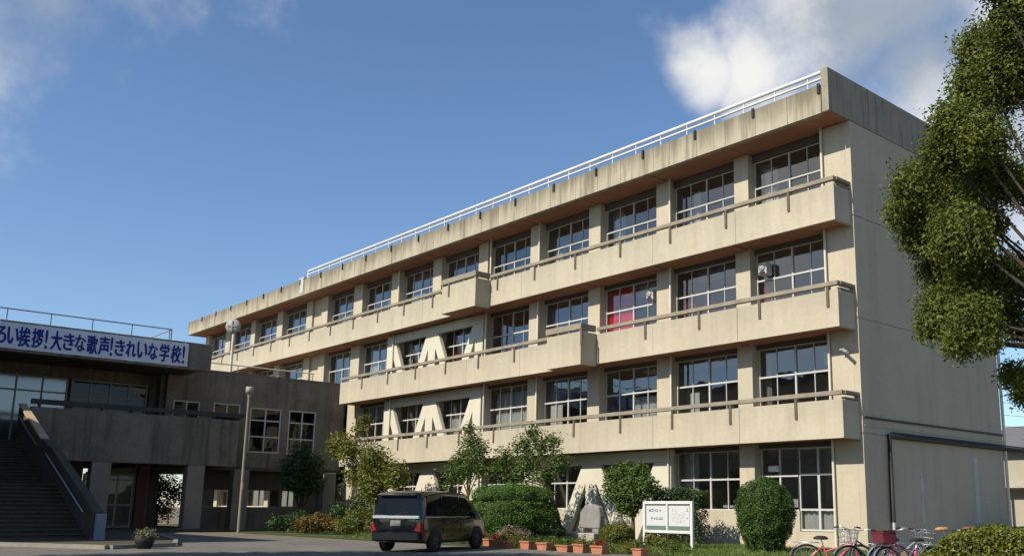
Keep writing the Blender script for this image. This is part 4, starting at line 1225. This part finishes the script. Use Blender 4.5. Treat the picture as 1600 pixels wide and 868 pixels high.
POTS = [(-9.3, -8.75, 0, 'red blooms spilling over'), (-8.35, -9.05, 1, 'a tall dry grass clump'), (-7.3, -8.95, 2, 'short olive seedlings'), (-6.4, -8.95, 0, 'a bare dark soil top'),
        (-5.1, -9.2, 3, 'trailing green leaves'), (-4.35, -9.2, 1, 'thin yellow sprouts'), (-3.5, -9.2, 0, 'a cluster of rusty flowers'), (-2.0, -9.0, 2, 'low green sprigs'), (-9.9, -8.6, 3, 'small pale stones')]
pt = MB()
pt.prism([(-0.26, 0.0), (0.26, 0.0), (0.31, 0.20), (-0.31, 0.20)], 1, -0.14, 0.14)
pt.box(-0.335, 0.335, -0.175, 0.175, 0.202, 0.245)
pme = pt.mesh('planter', M_terra)
for i, (x, y, kind, txt) in enumerate(POTS):
    nbr = ['nearest the van', 'second from the van', 'third from the van', 'left of the middle gap', 'right of the middle gap', 'before the monument', 'below the small round bush', 'nearest the noticeboard', 'behind the van front wheel'][i]
    t = thing('planter', 'terracotta trough ' + nbr + ' in the row along the kerb', 'planter', (x, y, 0.0), R(random.uniform(-8, 4)), 'terracotta planters along the garden edge')
    sc_ = (0.78, 0.92, 0.72, 0.85, 0.98, 0.78, 0.9, 0.7, 0.78)[i]
    link('trough', pme, t, scale=(sc_, 0.9, (1.0, 0.85, 1.1)[i % 3]))
    bx('soil', M_earth, t, -0.19, 0.19, -0.115, 0.115, 0.15, 0.195)
    mm = (M_redf, M_lime_l, M_mid, M_mid)[kind]
    if i == 3: continue
    nn = (260, 220, 160, 240)[kind]
    link('plants', leaf_mesh('plants', [(-0.12, 0, 0.33, 0.16, 0.14), (0.12, 0, 0.34, 0.16, (0.14, 0.38, 0.12, 0.14)[kind])], nn, 0.07, mm, shell=0.1), t)
fp = thing('flower_pot', 'dark round pot of pale flowers at the foot of the stairs', 'flower pot', (-13.9, -18.9, 0.0))
MB().lathe([(0.0, 0.0), (0.20, 0.0), (0.28, 0.2), (0.32, 0.34), (0.29, 0.36), (0.25, 0.30), (0, 0.30)], (0, 0, 0), 16).build('pot', M_dpipe, fp)
link('plants', leaf_mesh('plants', [(0, 0, 0.44, 0.36, 0.22)], 500, 0.08, leaf('pale_bloom', (0.06, 0.09, 0.03), (0.40, 0.36, 0.22)), shell=0.2), fp)

# ------------------------------------------------------------------ van
van = thing('minivan', 'black minivan parked facing away from the camera with its tail lamp showing', 'van')
Lh, Wd = 4.70, 0.865
# stations along the length: (x, bottom, belt height, roof height, half width low, half width belt, half width roof)
ST = [(-2.34, 0.46, 1.02, 1.10, 0.74, 0.74, 0.62), (-2.31, 0.34, 1.02, 1.60, 0.80, 0.81, 0.64), (-2.25, 0.30, 1.03, 1.74, 0.845, 0.85, 0.68), (-2.05, 0.28, 1.04, 1.80, 0.865, 0.868, 0.70),
      (-1.2, 0.26, 1.03, 1.835, 0.868, 0.872, 0.715), (-0.2, 0.25, 1.01, 1.84, 0.868, 0.872, 0.72), (0.6, 0.25, 0.99, 1.80, 0.868, 0.87, 0.71), (1.05, 0.25, 0.98, 1.70, 0.868, 0.868, 0.69),
      (1.55, 0.26, 0.97, 1.36, 0.866, 0.86, 0.70), (1.95, 0.27, 0.96, 1.06, 0.86, 0.84, 0.76), (2.2, 0.30, 0.82, 0.90, 0.80, 0.76, 0.70), (2.34, 0.38, 0.70, 0.74, 0.66, 0.62, 0.58)]
def ring(s):
    x, zb, zh, zr, wl, wb, wr = s
    pr = [(wl * 0.82, zb), (wl * 0.97, zb + 0.05), (wl, zb + 0.22), (wb, (zb + zh) / 2 + 0.1), (wb * 0.992, zh - 0.04), (wb * 0.985, zh)]
    for t, in ((0.35,), (0.7,), (0.9,)):
        pr.append((lerp(wb * 0.985, wr * 1.03, t), lerp(zh, zr - 0.05, t)))
    pr += [(wr * 0.95, zr - 0.025), (wr * 0.8, zr - 0.004), (wr * 0.4, zr + 0.006)]
    return [(x, -a, z) for a, z in pr] + [(x, a, z) for a, z in reversed(pr)]
rs = [ring(s) for s in ST]
k = len(rs[0])
vs = [p for r_ in rs for p in r_]
fs = []
for i in range(len(rs) - 1):
    for j in range(k):
        fs.append((i * k + j, (i + 1) * k + j, (i + 1) * k + (j + 1) % k, i * k + (j + 1) % k))
fs.append(list(range(k))); fs.append(list(range(len(vs) - 1, len(vs) - k - 1, -1)))
body = MB().add(vs, fs, 0, True).build('body', M_car, van)
es = body.modifiers.new('split', 'EDGE_SPLIT'); es.split_angle = R(42)
def side_pt(x, z, s, out=0.012):
    """point on the flank of the body at station x, height z"""
    for a, b in zip(ST[:-1], ST[1:]):
        if a[0] <= x <= b[0]:
            t = (x - a[0]) / (b[0] - a[0]); q = [lerp(a[i], b[i], t) for i in range(7)]
            break
    _, zb, zh, zr, wl, wb, wr = q
    if z >= zh:
        t = (z - zh) / max(zr - 0.05 - zh, 1e-3); wv = lerp(wb * 0.985, wr * 1.03, min(t, 1))
    else:
        wv = wb
    return (x, s * (wv + out), z)
for s in (-1, 1):
    for quad in (((-2.0, 1.09), (-1.02, 1.08), (-1.02, 1.68), (-1.9, 1.66)), ((-0.95, 1.08), (0.12, 1.06), (0.12, 1.68), (-0.95, 1.68)), ((0.2, 1.06), (1.18, 1.03), (0.72, 1.63), (0.2, 1.67))):
        p = [side_pt(x, z, s) for x, z in quad]
        MB().add(p, [(0, 1, 2, 3)]).build('side_window', M_carglass, van)
    p = []
    w = MB()
    for xa, xb in ((-2.1, -1.2), (-1.2, -0.2), (-0.2, 0.6), (0.6, 1.3)):
        a, b = side_pt(xa, 1.045, s, 0.02), side_pt(xb, 1.035, s, 0.02)
        w.tube([a, b], 0.014, 5)
    w.build('belt_strip', M_chrome, van)
    w = MB()
    for xd in (-0.98, 0.16, 1.15):
        w.tube([side_pt(xd, 0.42, s, 0.002), side_pt(xd, 0.7, s, 0.002), side_pt(xd, 1.0, s, 0.002)], 0.006, 4)
    w.build('door_seam', M_black, van)
    for xd in (-0.75, 0.02):
        a, b = side_pt(xd - .1, 0.90, s, 0.03), side_pt(xd + .1, 0.90, s, 0.03)
        MB().tube([a, b], 0.017, 6).build('door_handle', M_car, van)
    # mirrors
    q = side_pt(1.0, 1.08, s, 0.10)
    MB().box(q[0] - .06, q[0] + .08, q[1] - .09, q[1] + .09, q[2] - .07, q[2] + .10).build('door_mirror', M_car, van, 0.03)
    # tail lamps
    yl = s * 0.80
    w = MB().prism([(s * 0.64, 0.64), (s * 0.845, 0.60), (s * 0.855, 0.88), (s * 0.75, 0.85)], 0, -2.375, -2.20)
    w.build('tail_lamp', M_tail, van, 0.012)
    bx('reflector', M_reflect, van, -2.385, -2.33, s * 0.6, s * 0.78, 0.50, 0.54)
    MB().box(-2.36, -2.27, s * 0.74, s * 0.845, 0.97, 1.0).build('lamp_trim', M_black, van)
# rear hatch glass, chrome bar, spoiler, plate, wiper
xg = lambda z: -2.345 + max(0, z - 1.05) * 0.055
MB().add([(xg(1.10) - .012, -0.76, 1.10), (xg(1.10) - .012, 0.76, 1.10), (-2.318, 0.64, 1.60), (-2.318, -0.64, 1.60)], [(3, 2, 1, 0)]).build('rear_window', M_carglass, van)
MB().box(-2.40, -2.32, -0.80, 0.80, 0.985, 1.10).build('chrome_bar', M_chrome, van, 0.02)
w = MB()
for s in (-1, 1): w.tube([(-2.325, s * 0.70, 1.06), (-2.375, s * 0.66, 0.90), (-2.375, s * 0.60, 0.60)], 0.006, 4)
w.tube([(-2.372, -0.6, 0.595), (-2.372, 0.6, 0.595)], 0.006, 4)
w.build('hatch_seam', M_black, van)
MB().box(-2.375, -2.36, -0.42, -0.12, 0.955, 0.975).build('hatch_grip', M_black, van)
MB().prism([(-2.46, 1.69), (-2.20, 1.765), (-2.2, 1.70), (-2.40, 1.645)], 1, -0.66, 0.66).build('roof_spoiler', M_car, van, 0.012)
bx('number_plate', mat('plate_paint', (0.30, 0.32, 0.27), 0.6, 0.05, 3), van, -2.372, -2.352, -0.17, 0.17, 0.78, 0.94)
MB().box(-2.40, -2.30, -0.80, 0.80, 0.34, 0.58).build('rear_bumper', M_car, van, 0.03)
MB().tube([(-2.37, 0.0, 1.10), (-2.372, -0.25, 1.16), (-2.366, -0.42, 1.17)], 0.012, 5).build('rear_wiper', M_black, van)
M_rim = mat('dark_alloy', (0.10, 0.10, 0.105), 0.35, 0, 1, fine=0, bump=0, metal=0.6)
def wheel_mesh():
    t = MB().lathe([(0.20, -0.09), (0.30, -0.10), (0.325, -0.07), (0.33, 0), (0.325, 0.07), (0.30, 0.10), (0.20, 0.09)], (0, 0, 0), 24, 0, 1).mesh('tyre', M_tyre)
    r = MB().lathe([(0.0, -0.05), (0.06, -0.055), (0.10, -0.045), (0.20, -0.06), (0.21, -0.085), (0.21, 0.085), (0.0, 0.08)], (0, 0, 0), 20, 0, 1)
    for q in range(5):
        a = q * 2 * math.pi / 5
        r.tube([(0.04 * math.cos(a), -0.065, 0.04 * math.sin(a)), (0.2 * math.cos(a), -0.075, 0.2 * math.sin(a))], 0.022, 5)
    return t, r.mesh('rim', M_rim)
tm, rm = wheel_mesh()
arch = MB().lathe([(0.0, 0.0), (0.39, 0.0), (0.39, 0.01), (0.0, 0.01)], (0, 0, 0), 20, 0, 1).mesh('wheel_arch', M_black)
for x in (-1.45, 1.38):
    for s in (-1, 1):
        wh = MB().tube([(0, -0.05, 0), (0, 0.05, 0)], 0.05, 8).build('wheel', M_black, van, loc=(x, s * 0.80, 0.33))
        link('tyre', tm, wh, rot=(0, 0, 0 if s < 0 else math.pi))
        link('rim', rm, wh, rot=(0, 0, 0 if s < 0 else math.pi))
        a = link('wheel_arch', arch, van, (x, s * 0.876 - 0.005, 0.36))
van.location = (-8.65, -11.74, 0)
van.rotation_euler = (0, 0, R(118))

# ------------------------------------------------------------------ bicycles
def bicycle(label, loc, rz, frame_m, basket_m, lean=0.0, basket=True, saddle_m=M_black, sh=0.74):
    b = thing('bicycle', label, 'bicycle', loc, rz, 'bicycles parked by the end wall')
    b.rotation_euler = (lean, 0, rz)
    wr = 0.33
    for x in (-0.54, 0.54):
        wh = MB().torus((0, 0, 0), wr - 0.02, 0.019, 1, 26, 6).build('wheel', M_tyre, b, loc=(x, 0, wr))
        MB().torus((0, 0, 0), wr - 0.045, 0.011, 1, 24, 5).build('rim', M_steel, wh)
        w = MB().tube([(0, -0.04, 0), (0, 0.04, 0)], 0.02, 6)
        for i in range(16):
            a = i * math.pi / 8
            w.tube([(0, 0.02 * (-1) ** i, 0), ((wr - .045) * math.cos(a), 0, (wr - .045) * math.sin(a))], 0.0022, 3, cap=False)
        w.build('spokes', M_steel, wh)
    w = MB()
    bbk = (-0.08, 0, 0.29); st_ = (-0.20, 0, 0.62); hd = (0.36, 0, 0.74); hl = (0.39, 0, 0.62)
    w.tube([hl, (0.15, 0, 0.42), bbk], 0.021, 7); w.tube([st_, bbk], 0.017, 7); w.tube([hd, hl], 0.022, 7)
    w.tube([hd, (0.1, 0, 0.58), (-0.16, 0, 0.50)], 0.017, 7)
    for s in (-0.05, 0.05):
        w.tube([(-0.54, s, 0.33), bbk], 0.011, 6); w.tube([(-0.54, s, 0.33), st_], 0.010, 6)
        w.tube([(0.54, s, 0.33), (0.43, s, 0.60), (0.395, 0, 0.64)], 0.013, 6)
    w.build('frame', frame_m, b)
    for x, nm in ((-0.54, 'mudguard'), (0.54, 'mudguard')):
        g = MB()
        pts = [(x + (wr + .03) * math.cos(a), 0, wr + (wr + .03) * math.sin(a)) for a in np.linspace(R(25), R(195) if x < 0 else R(150), 11)]
        for s0, s1 in zip(pts[:-1], pts[1:]):
            g.add([(s0[0], -.028, s0[2]), (s1[0], -.028, s1[2]), (s1[0], .028, s1[2]), (s0[0], .028, s0[2])], [(0, 1, 2, 3)], 0, True)
        g.build(nm, M_steel, b)
    w = MB().tube([st_, (-0.235 - (sh - .74) * .3, 0, sh)], 0.013, 6); w.build('seat_post', M_steel, b)
    sd = MB().lathe([(0, 0.05), (0.07, 0.045), (0.115, 0.01), (0.11, -0.02), (0, -0.03)], (0, 0, 0), 12)
    so_ = sd.build('saddle', saddle_m, b, loc=(-0.25 - (sh - .74) * .3, 0, sh + 0.03)); so_.scale = (1.35, 0.9, 1)
    w = MB().tube([(0.36, 0, 0.74), (0.335, 0, 0.93)], 0.013, 6)
    w.tube([(0.10, -0.29, 0.96), (0.24, -0.27, 0.985), (0.33, -0.12, 0.95), (0.335, 0, 0.93), (0.33, 0.12, 0.95), (0.24, 0.27, 0.985), (0.10, 0.29, 0.96)], 0.012, 6)
    hb = w.build('handlebar', M_steel, b)
    for s in (-1, 1): MB().tube([(0.10, s * 0.29, 0.96), (0.20, s * 0.275, 0.98)], 0.018, 6).build('grip', M_black, hb)
    if basket:
        w = MB()
        for z, e in ((0.70, 0.13), (0.80, 0.145), (0.90, 0.16), (0.95, 0.165)):
            cx = 0.56
            w.tube([(cx - e, -e, z), (cx + e, -e, z), (cx + e, e, z), (cx - e, e, z), (cx - e, -e, z)], 0.006, 4)
        for i in range(5):
            f_ = -1 + i * 0.5
            for q in (((0.56 + f_ * .13, -.13), (0.56 + f_ * .165, -.165)), ((0.56 + f_ * .13, .13), (0.56 + f_ * .165, .165)), ((0.56 - .13, f_ * .13), (0.56 - .165, f_ * .165)), ((0.56 + .13, f_ * .13), (0.56 + .165, f_ * .165))):
                w.tube([(*q[0], 0.70), (*q[1], 0.95)], 0.0045, 4)
        w.box(0.43, 0.69, -.13, .13, 0.695, 0.703)
        if basket_m is not M_steel:
            w.box(0.405, 0.412, -.15, .15, 0.72, 0.94); w.box(0.708, 0.715, -.15, .15, 0.72, 0.94); w.box(0.42, 0.70, -.155, -.148, 0.72, 0.94); w.box(0.42, 0.70, .148, .155, 0.72, 0.94)
        w.build('basket', basket_m, b)
    w = MB()
    for s in (-0.06, 0.06): w.tube([(-0.28, s, 0.68), (-0.82, s, 0.69), (-0.54, s, 0.36)], 0.007, 5)
    for x in (-0.4, -0.55, -0.7): w.tube([(x, -.06, 0.685), (x, .06, 0.685)], 0.006, 4)
    w.build('rear_rack', M_steel, b)
    w = MB().tube([(-0.08, -0.07, 0.29), (-0.08, 0.07, 0.29)], 0.015, 6).tube([(-0.08, -0.07, 0.29), (0.06, -0.07, 0.20)], 0.009, 5).tube([(-0.08, 0.07, 0.29), (-0.22, 0.07, 0.38)], 0.009, 5)
    w.box(0.02, 0.10, -0.17, -0.08, 0.19, 0.21).box(-0.26, -0.18, 0.08, 0.17, 0.37, 0.39)
    w.torus((-0.08, -0.05, 0.29), 0.09, 0.006, 1, 18, 4)
    w.build('pedals', M_black, b)
    return b
M_bpink = mat('pink_bicycle_paint', (0.62, 0.10, 0.16), 0.3, 0, 1, fine=0, bump=0, coat=0.5)
M_bred = mat('red_bicycle_paint', (0.35, 0.03, 0.05), 0.3, 0, 1, fine=0, bump=0, coat=0.5)
M_bgrey = mat('silver_bicycle_paint', (0.55, 0.56, 0.56), 0.3, 0, 1, fine=0, bump=0, metal=0.6)
M_bnavy = mat('navy_bicycle_paint', (0.02, 0.03, 0.06), 0.3, 0, 1, fine=0, bump=0, coat=0.5)
M_rbask = mat('dark_red_basket', (0.11, 0.018, 0.026), 0.7, 0.1, 5)
M_tan = mat('tan_saddle', (0.40, 0.22, 0.09), 0.5, 0.1, 5)
M_brn = mat('brown_saddle', (0.16, 0.06, 0.045), 0.5, 0.1, 5)
bicycle('pink bicycle without a basket, its chrome rear mudguard next to the egg shaped bush', (6.50, -12.0, 0), R(47), M_bpink, M_steel, R(5), False)
bicycle('navy bicycle with an open wire basket, second from the egg shaped bush', (7.25, -11.75, 0), R(-118), M_bnavy, M_steel, R(-4))
bicycle('silver bicycle with an open wire basket left of the one with the dark red basket', (7.75, -11.5, 0), R(72), M_bgrey, M_steel, R(4))
bicycle('pink bicycle carrying a dark red front basket toward the camera', (8.15, -11.85, 0), R(-108), M_bpink, M_rbask, R(5))
bicycle('navy bicycle with a raised tan saddle by the left end of the hedge', (8.75, -11.05, 0), R(62), M_bnavy, M_steel, R(-4), True, M_tan, 0.95)
bicycle('red bicycle with a raised brown saddle half behind the hedge', (9.15, -10.85, 0), R(55), M_bred, M_steel, R(5), True, M_brn, 0.97)
bicycle('silver bicycle farthest right, almost hidden behind the hedge', (9.75, -10.5, 0), R(64), M_bgrey, M_steel, R(4), True)

# ------------------------------------------------------------------ beyond the school
ho = thing('house', 'pale two storey house with dark tiled roof beyond the end wall', 'house', (-8, 37, 0))
bx('wall', M_house, ho, -4.2, 6, 0, 8, 0, 5.6)
MB().prism([(-0.9, 5.62), (8.9, 5.62), (4, 7.6)], 0, -5.0, 6.8).build('roof', M_tile, ho)
MB().prism([(-1.0, 3.0), (0.0, 3.5), (0.0, 2.9)], 0, -4.6, 6.3).build('porch_roof', M_stoneb, ho)
f = bx('window', M_brown, ho, -2.0, -0.6, -0.08, -0.002, 3.9, 5.3)
MB().box(-1.9, -0.7, -0.1, -0.081, 4.0, 5.2).build('pane', M_carglass, f)
f = bx('window', M_brown, ho, -2.0, 0.2, -0.08, -0.002, 0.8, 2.4)
MB().box(-1.9, 0.1, -0.1, -0.081, 0.9, 2.3).build('pane', M_carglass, f)
bx('wall_post', M_brown, ho, -3.3, -3.1, -1.0, -0.8, 0, 3.0)
up = thing('utility_pole', 'thin grey utility pole with wires beyond the end wall', 'utility pole', (-5.2, 22, 0))
MB().tube([(0, 0, 0), (0, 0, 9.5)], [0.14, 0.10], 10).build('pole_shaft', M_alug, up)
MB().box(-0.8, 0.8, -0.05, 0.05, 8.6, 8.7).build('crossarm', M_dpipe, up)
w = MB()
for dx, z in ((-0.7, 8.75), (0.7, 8.75), (0.0, 7.3), (0.05, 6.6), (0.0, 6.0)):
    pts = [(dx + 30 * t, 1.5 * t * 10, z - 1.2 * math.sin(math.pi * t)) for t in np.linspace(0, 1, 9)]
    w.tube(pts, 0.012, 4)
w.build('wire', M_dpipe, up)
o = (-0.6, 13.5, 0)
tree('garden_tree', 'sunlit olive garden tree beside the far end of the end wall', (0.9, 13.6, 0), 0.8, 0.08,
     [(0.4, 0, 1.1, 0.7), (0.2, 0.3, 0.7, 0.7), (1.1, 0.2, 0.9, 0.8), (1.9, 0.3, 1.0, 0.8), (0.6, 0.2, 1.7, 0.5)], 5000, 0.12, M_lime_l, shell=0.3)
t = thing('hedge', 'low dark hedge along the foot of the end wall', 'hedge', (0.7, 9.2, 0))
p = np.stack([(rng.random(4000) - .5) * 0.8, (rng.random(4000) - .5) * 4.6, 0.75 * rng.random(4000) ** 0.6], 1)
link('foliage', leaves_at('foliage', p, p / 2, 0.10, M_deep), t)
w = MB()
for k in range(8): w.tube([(0, -2 + k * .55, -.05), (random.uniform(-.1, .1), -2 + k * .55, 0.6)], 0.02, 5)
w.build('stem', M_bark, t)
# trees of the courtyard seen through the open ground floor of the wing
for i, (x, y, h) in enumerate(((-47.0, -7.8, 3.6), (-51, -8.8, 4.0), (-55, -7.5, 4.4))):
    tree('courtyard_tree', ['leafy green tree seen through the porch opening', 'second green tree behind the porch, farther right', 'larger green tree deep behind the porch'][i], (x, y, 0), 1.2, 0.09,
         [(0, 0, h * .75, 1.2), (0.8, 0.6, h * .6, 1.0), (-.8, -.5, h * .6, 1.0), (0.2, -.8, h * .45, 0.9), (0, 0.4, h * .3, 0.9)], 4000, 0.18, M_lime_l, shell=0.3)
